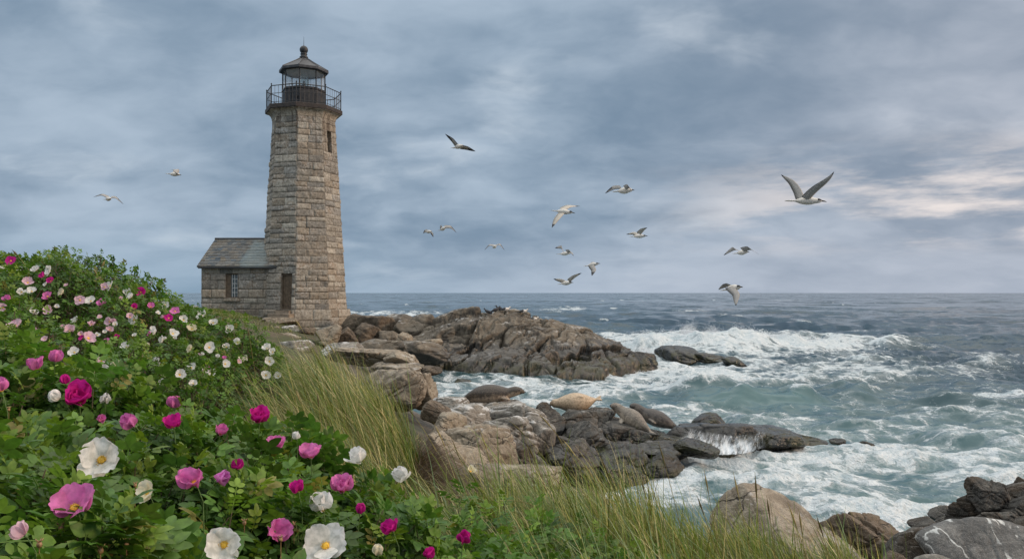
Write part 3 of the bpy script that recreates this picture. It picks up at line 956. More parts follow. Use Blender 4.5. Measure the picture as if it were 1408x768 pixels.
# beehive lens on a pedestal
mb = MB()
prof = [(.05, 16.62)]
for i in range(9):
    z = 16.72 + i * .095; r = .31 * math.sqrt(max(0.05, 1 - ((i - 4) / 5.4) ** 2))
    prof += [(r * .93, z), (r, z + .03), (r * .95, z + .085)]
prof += [(.10, 17.62), (.02, 17.64)]
mb.revolve(prof, TC, 16, 0)
lens = mb.obj('lens', M['lensglass'], lh, LO)
q = MB(); q.revolve([(.07, 16.6), (.07, 16.95), (.09, 17.0), (.06, 17.12), (.06, 17.24), (.01, 17.26)], TC, 12, 0)
for k in range(6):
    a = k * math.pi / 3
    q.tube([(TC[0] + .42 * math.sin(a), TC[1] - .42 * math.cos(a), 16.6), (TC[0] + .42 * math.sin(a), TC[1] - .42 * math.cos(a), 17.62)], .010, 4)
q.obj('lens_frame', M['rust'], lens, LO)
# lantern roof
mb = MB()
mb.revolve([(1.30, 17.72), (1.46, 17.70), (1.50, 17.72), (1.50, 17.86), (1.40, 17.92), (0.95, 18.17), (0.52, 18.42), (0.22, 18.62), (.17, 18.66), (.17, 18.9)], TC, 8, PH0)
for k in range(8):
    mb.tube([vert(k, 1.48, 17.88), vert(k, .95, 18.18), vert(k, .52, 18.43), vert(k, .22, 18.63)], .028, 5)
roof = mb.obj('lantern_roof', M['lead'], lh, LO)
mb = MB(); mb.revolve([(0.02, 18.30), (0.9, 17.95), (1.30, 17.76)], TC, 8, PH0)
mb.obj('ceiling_lining', M['plaster'], roof, LO)
mb = MB()
mb.revolve([(.24, 18.64), (.26, 18.70), (.19, 18.76), (.19, 18.84), (.22, 18.88), (.17, 18.93)] + [(.255 * math.sin(a), 19.14 - .255 * math.cos(a)) for a in np.linspace(.75, 3.1, 9)], TC, 16, 0)
ball = mb.obj('vent_ball', M['iron'], roof, LO, smooth=True)
MB().tube([(TC[0], TC[1], 19.38), (TC[0], TC[1], 19.95)], [.018, .006], 5).obj('lightning_rod', M['iron'], roof, LO)
# worn steps at the door
nrm, al = face_dir(DOORK)
Rm = np.stack([al, nrm, [0, 0, 1]], 1)
c2 = lambda u, r, z: np.array([TC[0] + nrm[0] * r + al[0] * u, TC[1] + nrm[1] * r + al[1] * u, z])
M['brickstep'] = simple_mat('worn_step_stone', (0.25, 0.20, 0.15), 0.9, 0, 0.3, 5, 0.5)


def slab(c, s, R, seed, n=9, amp=0.02):
    """a worn rectangular stone: a rounded box with noise"""
    V, Fc = ico(4)
    p = np.sign(V) * np.abs(V) ** 0.33
    p = p / np.abs(p).max(1)[:, None] * (0.80 + 0.20 * np.linalg.norm(p, axis=1)[:, None] / 1.73) * np.asarray(s) / 2
    p = p + V * (amp * fbm(p * 3 + seed * 9.1, 3))[:, None]
    return p @ np.asarray(R).T + c, Fc


for i, (r, z, w, dd) in enumerate([(2.62, 3.17, 1.05, .45), (2.85, 3.00, 1.5, .6)]):
    q = MB(); V, Fc = slab(c2(um + .02, r, z - .04), (w, dd, .24), Rm, i + 3); q.add(V, Fc)
    q.obj('step', M['brickstep'], lh, LO, smooth=True)

# ------------------------------------------------------------------ the keeper's stone house
HX0, HX1, HY0, HY1, HZ0, HZ1 = -18.35, -12.9, 47.25, 52.6, 3.0, 5.86
HO = ((HX0 + HX1) / 2, (HY0 + HY1) / 2, HZ0)
house = empty('stone_house', HO)
tag(house, 'small grey granite house with slate roof built against the left side of the lighthouse', 'house')
HW = ((HX1 - HX0) / 2)
xm = (HX0 + HX1) / 2
WX = G(319, 391, HY0)[0] - xm
wx0, wx1, wz0, wz1 = WX - .37, WX + .37, 3.98, 5.42


def wall_plane(c, al, nrm):
    c = np.asarray(c, float); al = np.asarray(al, float); nrm = np.asarray(nrm, float)
    def f(u, z):
        P = np.stack([c[0] + al[0] * u, c[1] + al[1] * u, z], 1)
        return P, np.tile(nrm, (len(P), 1))
    return f


mb = MB()
zc = courses(3.3, HZ1, 0.40, 5, [wz0, wz1])
masonry(mb, wall_plane((xm, HY0), (1, 0), (0, -1, 0)), lambda z: HW, zc, [(wx0, wx1, wz0, wz1)], 11, .5, 1.15, rough=.028, joint=.012, tint=0.95)
masonry(mb, wall_plane((xm, HY1), (-1, 0), (0, 1, 0)), lambda z: HW, zc, [], 12, .5, 1.15, rough=.028, joint=.012, tint=0.95, res=.15)
ym, HD = (HY0 + HY1) / 2, (HY1 - HY0) / 2
RZ1 = 7.62
gw = lambda z: HD if z < HZ1 else max(0.12, HD * (RZ1 - .1 - z) / (RZ1 - .1 - HZ1))
zg = np.concatenate([zc, np.linspace(HZ1, RZ1 - .15, 6)[1:]])
masonry(mb, wall_plane((HX0, ym), (0, -1), (-1, 0, 0)), gw, zg, [], 13, .5, 1.15, rough=.028, joint=.012, tint=0.95, res=.12)
mb.obj('wall', M['stone'], house, HO, smooth=True)
mb = MB()
masonry(mb, wall_plane((xm, HY0 - .06), (1, 0), (0, -1, 0)), lambda z: HW + .06, [2.5, 2.95, 3.3], [], 14, .8, 1.5, rough=.012, joint=.012, tint=0.82)
masonry(mb, wall_plane((HX0 - .06, ym), (0, -1), (-1, 0, 0)), lambda z: HD + .06, [2.5, 2.95, 3.3], [], 15, .8, 1.5, rough=.012, joint=.012, tint=0.82)
mb.box((xm, ym, 3.28), (2 * HW + .1, 2 * HD + .1, .03), col=(.26, .23, .19))
mb.obj('foundation', M['stone'], house, HO, smooth=False)
# window
q = MB()
yw = HY0 + .10
for s in (wx0 + .03, wx1 - .03): q.box((xm + s, yw, (wz0 + wz1) / 2), (.06, .08, wz1 - wz0))
for z in (wz0 + .03, wz1 - .03): q.box((xm + WX, yw, z), (.62, .08, .06))
hw_ = q.obj('window', M['wood'], house, HO)
q = MB()
for i, s in enumerate((-.02, .13, .30)): q.box((xm + WX + s, yw + .01, (wz0 + wz1) / 2), (.028, .04, wz1 - wz0 - .12))
for z in np.linspace(wz0 + .06, wz1 - .06, 6)[1:-1]: q.box((xm + WX + .14, yw + .012, z), (.33, .03, .028))
q.obj('glazing_bars', M['paint'], hw_, HO)
MB().box((xm + WX, yw + .05, (wz0 + wz1) / 2), (.66, .01, wz1 - wz0 - .06)).obj('pane', M['winglass'], hw_, HO)
MB().box((xm + WX - .2, yw - .01, (wz0 + wz1) / 2), (.22, .03, wz1 - wz0 - .12)).obj('shutter', M['wood'], hw_, HO)
q = MB(); V, Fc = slab((xm + WX, HY0 + .02, wz0 - .09), (1.0, .34, .18), np.eye(3), 8, amp=.008); q.add(V, Fc, (.30, .26, .21)); q.obj('sill', M['stone'], hw_, HO, smooth=True)
q = MB()
for s in (wx0, wx1): q.add(np.array([[xm + s, HY0 - .0, wz0], [xm + s, HY0 + .25, wz0], [xm + s, HY0 + .25, wz1], [xm + s, HY0, wz1]]), np.array([[0, 1, 2, 3]]), (.2, .17, .14))
q.add(np.array([[xm + wx0, HY0, wz1], [xm + wx1, HY0, wz1], [xm + wx1, HY0 + .25, wz1], [xm + wx0, HY0 + .25, wz1]]), np.array([[0, 1, 2, 3]]), (.2, .17, .14))
q.obj('jamb', M['stone'], hw_, HO)


def slate_mat():
    m_, t = mat_new('slate')
    p = wpos(t)
    c = t.attr('Col')
    a = t.noise(t.vm('MULTIPLY', p, (1.0, 0.4, 0.4)), 1.1, 5, 0.65); b = t.noise(p, 12, 5, 0.65)
    c = t.mix(1.0, c, t.mix(t.ramp(b, .3, .7), (.7, .7, .7), (1.25, 1.25, 1.25)), 'MULTIPLY')
    c = t.mix(t.m('MULTIPLY', t.ramp(a, .50, .64), .55), c, (0.16, 0.125, 0.085))
    g = t.noise(t.vm('ADD', t.vm('MULTIPLY', p, (1.0, .3, .3)), (4, 0, 0)), 0.8, 5, .6)
    X = t.sep(p)[0]
    c = t.mix(t.m('MULTIPLY', t.ramp(t.m('ADD', g, t.m('MULTIPLY', t.ramp(X, -17, -15.2), .16)), .60, .74), .6), c, (0.22, 0.28, 0.285))
    t.out(t.principled(Base_Color=c, Roughness=t.ramp(b, .3, .7, .5, .75), Normal=t.bump(b, .4, .01)))
    return m_


mb = MB(); rs = np.random.RandomState(4)
ov = .28
for side in (-1, 1):
    ey = ym + side * (HD + ov); rise = RZ1 - (HZ1 - .02); run = HD + ov
    zl = HZ1 - .02 - ov * rise / run * 0
    n = 17; L = math.hypot(run, rise); dvec = np.array([0, -side * run, rise]) / L; nv_ = np.array([0, side * rise, run]) / L
    for i in range(n):
        s0 = i * L / n; x = HX0 - .16 - rs.uniform(0, .1)
        while x < HX1:
            w = rs.uniform(.22, .36)
            a = np.array([max(x, HX0 - .16), ey, zl]) + dvec * s0
            o_ = nv_ * (0.030 + rs.uniform(0, .012)); w_ = min(x + w, HX1) - a[0] - .006
            h_ = dvec * (L / n + .05)
            P = np.array([a + o_, a + [w_, 0, 0] + o_, a + [w_, 0, 0] + h_ + nv_ * .006, a + h_ + nv_ * .006])
            P = np.vstack([P, P - nv_ * .016])
            fc = np.array([[0, 1, 2, 3], [0, 4, 5, 1], [1, 5, 6, 2], [3, 7, 4, 0]])
            if side == 1: fc = fc[:, ::-1]
            cc = np.array([0.115, 0.115, 0.108]) * rs.uniform(.6, 1.35) + np.array([.02, .008, -.005]) * rs.normal()
            if w_ > .03: mb.add(P, fc, np.clip(cc, .02, 1))
            x += w
    A = [np.array([HX0 - .16, ey, zl]), np.array([HX1, ey, zl]), np.array([HX1, ym, RZ1]), np.array([HX0 - .16, ym, RZ1])]
    P = np.array(A); mb.add(np.vstack([P, P - [0, 0, .06]]), np.array([[0, 1, 2, 3], [7, 6, 5, 4], [0, 4, 5, 1], [3, 7, 4, 0]]), (.08, .08, .08))
roof = mb.obj('roof', slate_mat(), house, HO)
q = MB(); q.tube([(HX0 - .18, ym, RZ1 + .03), (HX1 - .3, ym, RZ1 + .03)], .07, 8); q.obj('ridge_cap', M['lead'], roof, HO)
q = MB(); q.box((xm, HY0 - ov + .03, HZ1 - .075), (2 * HW + .2, .05, .14)); q.box((xm, HY0 - .12, HZ1 - .13), (2 * HW + .1, .26, .03))
q.obj('eaves_board', M['iron'], roof, HO)
# ------------------------------------------------------------------ rocks
def unit(a): return a / (np.linalg.norm(a, axis=-1, keepdims=True) + 1e-9)


def rock_shape(seed, size, sub=6, planes=11, sharp=26, rough=0.035, crack=3, fac=0.035, facs=2.4, flat=0.0, cuts=()):
    """an angular boulder: an ellipsoid cut by random planes, worn, cracked and pitted; local, centred"""
    rs = np.random.RandomState(seed)
    V, Fc = ico(sub)
    n = rs.normal(size=(planes, 3)); n /= np.linalg.norm(n, axis=1)[:, None]
    hgt = rs.uniform(0.52, 0.95, planes)
    if flat: n = np.vstack([n, [[0.08 * rs.normal(), 0.08 * rs.normal(), 1]]]); hgt = np.append(hgt, flat)
    for cn, ch in cuts:
        n = np.vstack([n, unit(np.array([cn], float))]); hgt = np.append(hgt, ch)
    dd = np.maximum(V @ n.T, 0) / hgt
    r = (np.sum(dd ** sharp, 1) + 0.9 ** sharp) ** (-1.0 / sharp)
    p = V * r[:, None]
    o = rs.uniform(-50, 50, 3)
    q = p * np.asarray(size) / np.mean(size)
    dsp = rough * (1.2 * fbm(q * 1.3 + o, 3) + 0.55 * fbm(q * 4.2 + o, 3))
    if fac:
        f1, f21, hh, off = cells(q * facs * np.array([1, 1, 1.5]) + o, seed)
        dsp = dsp + fac * ((hh[:, 0] - .5) * 1.1 + ((hh - .5) * off).sum(1) * 1.6) - fac * 0.9 * np.exp(-(f21 / 0.09) ** 2)
    for k in range(crack):
        nn = rs.normal(size=3); nn[2] *= 1.6; nn /= np.linalg.norm(nn)
        s = q @ nn - rs.uniform(-.45, .45) + 0.10 * pnoise(q * 2.0 + o + k) + 0.03 * pnoise(q * 7 + o)
        dsp = dsp - 0.07 * np.exp(-(s / 0.03) ** 2) + rs.uniform(-.035, .035) * np.sign(s) * sstep(np.abs(s), 0, .05)
    p = p + V * dsp[:, None]
    return p * np.asarray(size, float) / 2, Fc


def rot(rx, ry, rz):
    return np.array(Matrix.Rotation(rz, 3, 'Z') @ Matrix.Rotation(ry, 3, 'Y') @ Matrix.Rotation(rx, 3, 'X'))


_seed = [100]
def boulder(px, py, wpx, hpx, Y, mat, label=None, group=None, deep=0.9, tilt=0, sink=0.25, sub=6, yaw=None, name='boulder', cat='boulder', **kw):
    """a boulder whose visible outline is about wpx x hpx photo pixels round (px, py) at distance Y"""
    _seed[0] += 1
    sd_ = kw.pop('seed', _seed[0])
    rs = np.random.RandomState(sd_)
    w, hh = wpx / F * Y * 1.12, hpx / F * Y * 1.12
    c = G(px, py, Y)
    hz = hh * (1 + sink)
    p, Fc = rock_shape(sd_, (w, w * deep, hz), sub, **kw)
    p = p @ rot(rs.uniform(-.1, .1), math.radians(tilt), rs.uniform(-.35, .35) if yaw is None else yaw).T
    # fit the outline asked for
    lo, hi = p.min(0), p.max(0)
    p = (p - (lo + hi) / 2) * (np.array([w / 1.12 * 1.03, (hi - lo)[1], hz / 1.12]) / (hi - lo))
    p = p + c + [0, 0, (hh - hz) / 1.12 / 2]
    org = (c[0], c[1], p[:, 2].min())
    o = build(name, p, Fc, M[mat], None, org)
    return tag(o, label, cat, group)


# --- the big outcrop across the inlet, one solid mass of jointed rock
u = np.linspace(0, 1, 430); v = np.linspace(0, 1, 250)
U, V_ = np.meshgrid(u, v, indexing='ij')
XR = -8.2 + 17.2 * U; YR = 37.4 + 15.5 * V_
xs, ys = XR.ravel(), YR.ravel()
ridge_y = 44.6 + np.interp(xs, [-8, -3, 3, 8, 9], [0, 0, 0.8, 3.6, 4.2]) 
top = np.interp(xs, [-8.2, -6.6, -6.0, -5.2, -4.3, -3.2, -2.0, -1.0, 0.2, 1.4, 2.8, 4.2, 5.6, 6.6, 7.6, 8.4, 9.0],
                [1.2, 1.5, 1.9, 2.3, 2.85, 3.30, 3.50, 3.45, 3.40, 3.05, 2.60, 2.25, 1.55, 1.1, 0.5, -0.2, -0.9])
front = np.interp(xs, [-8, -5.5, -1, 1.5, 4.5, 6, 8, 9], [38.3, 38.6, 38.9, 38.6, 39.4, 43.0, 47.0, 48])
tf = np.clip((ys - front) / np.maximum(ridge_y - front, .5), 0, 1)
rise = np.interp(tf, [0, .05, .12, .22, .36, .46, .62, .82, 1], [-.25, .10, .26, .33, .38, .55, .80, .96, 1.0])
tb = np.clip((ys - ridge_y) / 5.5, 0, 1)
z = np.where(ys < ridge_y, top * rise - 0.9 * (ys < front) * np.clip((front - ys), 0, 1.2), top * (1 - 1.35 * tb ** 1.4))
P = np.stack([xs, ys, z], 1)
wv = np.stack([n2(xs, ys, .5, octv=3, seed=31), n2(xs, ys, .5, octv=3, seed=32), n2(xs, ys, .5, octv=3, seed=33)], 1)
def joints(P, sc, sd_, tilt):
    Q = (P + .5 * wv) @ rot(*tilt).T * np.asarray(sc)
    f1, f21, hh, off = cells(Q, sd_)
    return (hh[:, 0] - .5), ((hh - .5) * off).sum(1), f21
a1, b1, c1 = joints(P, (.24, .34, .80), 3, (.30, .42, .25))
a2, b2, c2_ = joints(P, (.55, .75, 1.7), 4, (.35, .48, .3))
a3, b3, c3 = joints(P, (1.5, 1.9, 4.2), 5, (.35, .45, .35))
dz_ = .60 * a1 + .90 * b1 + .20 * a2 + .34 * b2 + .07 * a3 + .12 * b3
dz_ -= .50 * np.exp(-(c1 / .04) ** 2) + .20 * np.exp(-(c2_ / .035) ** 2) + .05 * np.exp(-(c3 / .07) ** 2)
dz_ += .06 * fbm(P * 1.4, 4) + .03 * fbm(P * 6, 3)
env = sstep(z, -1.0, .6) * 0.9 * sstep(top, -.5, 1.2)
B3 = np.stack([xs, ys, z], 1).reshape(len(u), len(v), 3)
N3 = np.cross(np.gradient(B3, axis=0), np.gradient(B3, axis=1)).reshape(-1, 3)
N3 = unit(unit(N3) + [0, -.15, .25])
dz_ = np.where((ys > front + 3) & (dz_ > 0), dz_ * .5, dz_)
P = P + N3 * (.85 * dz_ * env)[:, None]
P[:, 2] = np.where(P[:, 2] > top + .05, top + .05 + (P[:, 2] - top - .05) * .4, P[:, 2])
oc = build('rock_outcrop', P, gridfaces(len(u), len(v)), M['outcrop'], None, (0, 43, 0))
tag(oc, 'broad brown rock outcrop rising from the surf across the inlet, seabirds on top', 'rock outcrop')


def outcrop_z(px_, Y):
    x = (px_ - 704) / F * Y
    k = np.argmin((P_OC[:, 0] - x) ** 2 + (P_OC[:, 1] - Y) ** 2)
    return P_OC[k, 2]
P_OC = P.copy()

# --- rocks round the foot of the lighthouse and along the neck
LH = 'boulders piled below the lighthouse'
for px, py, w, h, Y, m, lab, kw in [
    (492, 443, 46, 24, 46.5, 'brown', 'orange brown boulder just right of the lighthouse plinth', {}),
    (520, 448, 60, 30, 45.5, 'brown', 'long sloping brown boulder two stones right of the lighthouse', dict(tilt=14)),
    (548, 443, 62, 24, 47, 'outcrop', 'flat dark ledge on the skyline between lighthouse and outcrop', dict(tilt=-6)),
    (560, 452, 50, 28, 45, 'outcrop', 'grey brown rock below the skyline ledge left of the outcrop', dict(tilt=10)),
    (584, 442, 44, 22, 46, 'outcrop', 'rounded brown rock touching the left shoulder of the outcrop', {}),
    (505, 458, 44, 30, 42, 'brown', 'large smooth tan boulder leaning below the right side of the lighthouse', dict(tilt=25)),
    (478, 461, 30, 24, 41, 'brown', 'brown boulder with a split face in front of the lighthouse plinth corner', {}),
    (452, 457, 38, 24, 40, 'tan', 'blocky grey boulder directly below the front of the lighthouse plinth', dict(tilt=12)),
    (536, 463, 36, 18, 42, 'outcrop', 'low dark rock in the gully between lighthouse and outcrop', {}),
    (557, 464, 22, 16, 40, 'tan', 'small pale pointed stone in the middle of the gully', {}),
    (592, 472, 34, 14, 40, 'tan', 'flat pale slab lying at the foot of the outcrop slope', dict(flat=.6)),
    (575, 480, 90, 26, 38.5, 'outcrop', 'wide dark shelf below the pale slab by the inlet', dict(flat=.7)),
    (525, 475, 70, 20, 37, 'outcrop', 'brown ledge above the pale stacked slabs', dict(flat=.7)),
    (610, 455, 40, 20, 43, 'outcrop', 'brown block set into the left slope of the outcrop', {}),
    (386, 441, 52, 11, 45.5, 'tan', 'flat pale slab at the bottom of the lighthouse door steps', dict(flat=.6)),
    (352, 446, 34, 9, 44, 'tan', 'long thin slab lying aslant left of the door steps', dict(tilt=18, flat=.6)),
    (330, 443, 30, 10, 44.5, 'grey', 'flat grey slab under the house corner beside the turf', dict(flat=.6)),
    (375, 454, 24, 12, 42, 'tan', 'squarish tan paving stone below the door slab', {}),
    (400, 452, 28, 11, 42.5, 'grey', 'grey paving stone right of the squarish tan one', dict(flat=.7)),
    (352, 457, 22, 10, 41, 'tan', 'small tan stone on the slope left of the paving stones', {}),
    (398, 463, 30, 12, 39, 'tan', 'tilted pale stone above the dune grass', dict(tilt=14)),
    (425, 455, 24, 12, 42, 'brown', 'brown wedge stone near the plinth above the dune grass', {}),
    (362, 468, 60, 16, 36, 'grey', 'low pale grey rock shelf right of the white flowered rose bush', dict(flat=.7)),
    (405, 474, 50, 14, 34, 'grey', 'grey rubble rock behind the top of the dune grass', dict(flat=.8)),
    (375, 484, 40, 12, 31, 'grey', 'weathered grey rock between white roses and dune grass', {}),
    (266, 424, 18, 9, 49, 'grey', 'pale round boulder left of the house corner', {}),
    (246, 427, 14, 5, 49, 'grey', 'small low stone at the far left of the house turf', {})]:
    boulder(px, py, w, h, Y, m, lab, LH, **dict(dict(sub=5, sink=.5), **kw))

# --- the pale stacked slabs right of the dune grass
SL = 'pale stacked granite slabs beside the dune grass'
boulder(508, 486, 100, 22, 21.5, 'tan', 'long pale top slab of the granite stack behind the grass', SL, flat=.62, sink=.3, seed=7, fac=.04, tilt=3, yaw=.1)
boulder(552, 491, 48, 21, 20.8, 'tan', 'rounded tan block at the right end of the long top slab', SL, sink=.3, planes=9, seed=12)
boulder(545, 508, 74, 24, 20.4, 'tan', 'orange tan middle slab of the granite stack', SL, flat=.7, sink=.3, seed=15, yaw=-.1)
boulder(590, 508, 36, 10, 20.3, 'brown', 'thin brown slab wedged above the front corner block', SL, flat=.6, sink=.3)
boulder(545, 532, 86, 50, 19.4, 'tan', 'big front block of the granite stack, square cut, behind the grass tips', SL, flat=.8, sink=.2, sharp=26, planes=8, seed=31, yaw=.25)
boulder(583, 534, 38, 46, 19.8, 'tan', 'upright right hand corner block of the granite stack', SL, flat=.85, sink=.2, sharp=26, planes=8, seed=45, yaw=-.2)
boulder(470, 480, 60, 20, 23, 'grey', 'grey slab at the back left of the granite stack', SL, flat=.7)

# --- boulders under the seals, left pale, right dark and wet
SR = 'seal rocks along the inlet'
for px, py, w, h, Y, m, lab, kw in [
    (618, 556, 56, 22, 18.6, 'grey', 'flat grey rock at the tail of the dark brown seal', dict(flat=.7)),
    (600, 562, 44, 24, 16.5, 'brown', 'brown rock under the corner of the granite stack', {}),
    (668, 569, 128, 34, 20.3, 'grey', 'long pale grey ledge the dark brown seal lies on', dict(flat=.62, seed=3, tilt=-1, yaw=.05, fac=.05)),
    (712, 578, 86, 42, 19.6, 'grey', 'rounded grey boulder under the head of the dark brown seal', dict(planes=8, seed=219, fac=.05, tilt=10)),
    (640, 576, 82, 42, 18.0, 'grey', 'angular grey boulder with a brown shaded end below the seal ledge', dict(seed=222, tilt=12, sharp=24, fac=.06)),
    (690, 592, 100, 50, 18.2, 'grey', 'large cracked grey boulder in the middle of the seal rocks', dict(seed=225, tilt=14, fac=.07)),
    (742, 596, 44, 40, 18.6, 'grey', 'pale streaked boulder sloping down to the dark rocks', dict(tilt=24)),
    (614, 586, 56, 40, 14.5, 'tan', 'tan boulder beside the dark hollow under the dune bank', dict(seed=230, tilt=18)),
    (658, 616, 108, 66, 14.0, 'tan', 'big tan boulder with a pale top, nearest above the grass', dict(seed=233, tilt=18, sharp=22, fac=.05)),
    (640, 640, 90, 50, 12.4, 'tan', 'tan rock rising out of the grass left of the small rose bush', dict(seed=236, tilt=16)),
    (718, 620, 96, 54, 16.2, 'dark', 'shadowed dark rock between the tan and the wet boulders', dict(seed=238)),
    (755, 575, 46, 34, 20.6, 'dark', 'blue black rock left under the sandy seal', dict(planes=9)),
    (748, 560, 22, 16, 21.5, 'dark', 'small pointed rock between the first two seals', {}),
    (800, 580, 96, 38, 21.2, 'dark', 'grey flecked dark rock the sandy seal lies on', dict(flat=.66, seed=250, fac=.05)),
    (806, 600, 76, 44, 19.9, 'dark', 'rounded dark boulder below the sandy seal', dict(seed=252, planes=9, fac=.05)),
    (768, 612, 56, 40, 18.8, 'dark', 'dark boulder at the foot of the pale streaked one', {}),
    (852, 590, 70, 30, 21.0, 'dark', 'dark ledge under the spotted grey seal', dict(flat=.7, seed=257)),
    (880, 602, 130, 34, 21.0, 'wet', 'broad wet ledge under the two right hand seals', dict(flat=.6, seed=260, tilt=4, yaw=0)),
    (790, 630, 80, 48, 17.8, 'dark', 'black cracked boulder behind the grass tips', dict(seed=262, fac=.06)),
    (850, 628, 88, 40, 19.0, 'dark', 'knobbly dark boulder with pale patches above the water', dict(seed=265, fac=.07)),
    (848, 642, 84, 40, 18.2, 'wet', 'overhanging black rock at the water below the seals', dict(seed=268, fac=.05)),
    (906, 636, 70, 34, 18.8, 'dark', 'weed stained brown rock at the water edge', dict(seed=270, fac=.05)),
    (905, 618, 90, 26, 19.8, 'dark', 'dark flat rock left of the water falling over the ledge', dict(flat=.7)),
    (958, 612, 60, 20, 19.6, 'wet', 'wet black rock in front of the falling water', {}),
    (600, 640, 60, 40, 12.0, 'tan', 'tan rock half hidden in grass below the dark hollow', {}),
    (612, 622, 56, 56, 10.4, 'tan', 'tan stone at the foot of the dark hollow in the bank', dict(seed=282)),
    (650, 662, 84, 50, 8.6, 'tan', 'nearest tan rock, half buried in grass beside the small rose bush', dict(seed=284)),
    (720, 652, 110, 36, 9.0, 'tan', 'low pale rock behind the leaning foreground grass', dict(flat=.75, seed=280))]:
    boulder(px, py, w, h, Y, m, lab, SR, **dict(dict(sub=6, sink=.5), **kw))
boulder(990, 600, 150, 44, 21.3, 'wet', 'smooth wet ledge with seawater falling over it', SR, flat=.5, sink=.7, seed=301, tilt=3, yaw=0, deep=.7, planes=9)
boulder(1062, 596, 84, 22, 22.0, 'wet', 'brown weedy rock right of the falling water', SR, flat=.6, sink=.8, seed=303, tilt=9)
boulder(1085, 600, 90, 20, 23.0, 'wet', 'low wash rock mostly under water beside the weedy one', SR, flat=.5, sink=.9, seed=304, tilt=10)
boulder(976, 574, 50, 15, 25.0, 'wet', 'small brown rock awash behind the falling water', SR, sink=1.2)
# --- rocks standing in the surf
SF = 'rocks standing in the surf'
boulder(938, 485, 68, 20, 51.5, 'wet', 'black rock in the breaker with water running off its side', SF, sink=.5, tilt=14, sub=5, seed=321)
boulder(978, 491, 50, 14, 51, 'wet', 'low black rock awash right of the breaker rock', SF, sink=.8, sub=5, tilt=10)
boulder(1012, 495, 36, 11, 49.5, 'wet', 'small dark rock alone right of the breaker rocks', SF, sink=.9, sub=5, tilt=12)
boulder(872, 493, 64, 24, 46.5, 'wet', 'dark toe of rock at the right end of the outcrop', SF, sink=.8, sub=5, tilt=10)
boulder(842, 478, 50, 12, 54, 'wet', 'thin black reef just behind the right slope of the outcrop', SF, sink=.8, sub=5)
boulder(636, 525, 24, 10, 36.5, 'wet', 'small lone rock in the inlet left of the dark brown seal', SF, sink=1.0, sub=5)
boulder(760, 520, 30, 8, 39, 'wet', 'flat weed covered rock at the foot of the outcrop', SF, sink=1.0, sub=5)
boulder(1190, 610, 26, 11, 22.0, 'wet', 'tiny black rock showing in the foam', SF, sink=1.2, sub=5)
boulder(1150, 604, 22, 5, 23.2, 'wet', 'sliver of black rock awash left of the tiny one', SF, sink=1.2, sub=5)
# --- the near shore, bottom right
NR_ = 'near shore boulders at the lower right'
boulder(1090, 742, 200, 134, 7.2, 'tan', 'large tan boulder behind the grass seed stalks', NR_, sink=.5, seed=405, sub=7, fac=.03, yaw=0, planes=7, cuts=[((.42, -.25, .85), .42), ((-.75, -.3, .5), .62), ((.1, -.9, .35), .7)])
boulder(1178, 742, 130, 92, 8.4, 'brown', 'reddish brown slab of rock right of the large tan boulder', NR_, sink=.5, seed=410, sub=7, fac=.05, sharp=30, yaw=0, planes=6, cuts=[((.40, -.15, .88), .45), ((-.3, -.9, .2), .7)])
boulder(1250, 752, 92, 66, 6.9, 'dark', 'knobbly olive brown boulder at the lower edge', NR_, sink=.6, seed=412, sub=7, fac=.04)
boulder(1232, 780, 80, 44, 6.2, 'brown', 'low brown stone half out of frame at the lower edge', NR_, sink=.6, seed=414, sub=6)
boulder(1366, 768, 186, 104, 6.3, 'limed', 'big smooth grey boulder with white bird lime streaks', NR_, sink=.4, seed=431, planes=6, sub=7, tilt=4, rough=.025, crack=2, fac=.015, sharp=14)
boulder(1290, 790, 80, 50, 5.7, 'grey', 'small grey stone under the streaked boulder', NR_, sink=.6, sub=6)
DK = 'dark jumbled rocks at the right edge'
for px, py, w, h, Y, lab, kw in [
    (1338, 694, 66, 60, 9.6, 'dark block with a sheer left face above the foam', dict(seed=441, fac=.07)),
    (1362, 676, 56, 36, 9.4, 'dark pointed rock crowning the jumbled pile', dict(seed=443)),
    (1412, 682, 80, 34, 9.6, 'long dark slab on top at the right edge', dict(seed=445, flat=.7, tilt=6)),
    (1392, 704, 90, 40, 9.2, 'wide dark rock under the long slab', dict(seed=447, fac=.06)),
    (1372, 722, 60, 44, 8.7, 'olive tinged dark rock in the middle of the pile', dict(seed=449)),
    (1420, 734, 76, 50, 8.4, 'dark rock at the right edge above the streaked boulder', dict(seed=451)),
    (1344, 738, 60, 40, 8.8, 'lowest dark rock of the pile behind the streaked boulder', dict(seed=453)),
    (1275, 721, 46, 20, 10.4, 'low black rock at the foam edge', dict(seed=455)),
    (1305, 716, 44, 26, 10.6, 'rounded black rock between foam and pile', dict(seed=457)),
    (1298, 702, 40, 16, 12.2, 'black rock washed by foam left of the pile', dict(seed=459)),
    (1404, 662, 18, 16, 11.5, 'small black rock at the very right edge above the slab', {})]:
    boulder(px, py, w, h, Y, 'dark', lab, DK, **dict(dict(sub=6, sink=.5), **kw))
# --- off to the side and under the near pile, so that the shore has a foot
for px, py, w, h, Y, m in [(1500, 760, 160, 120, 8, 'dark'), (1480, 700, 120, 80, 11, 'dark')]:
    boulder(px, py, w, h, Y, m, 'dark shore rock beyond the right edge of the photo', DK, sink=.5)
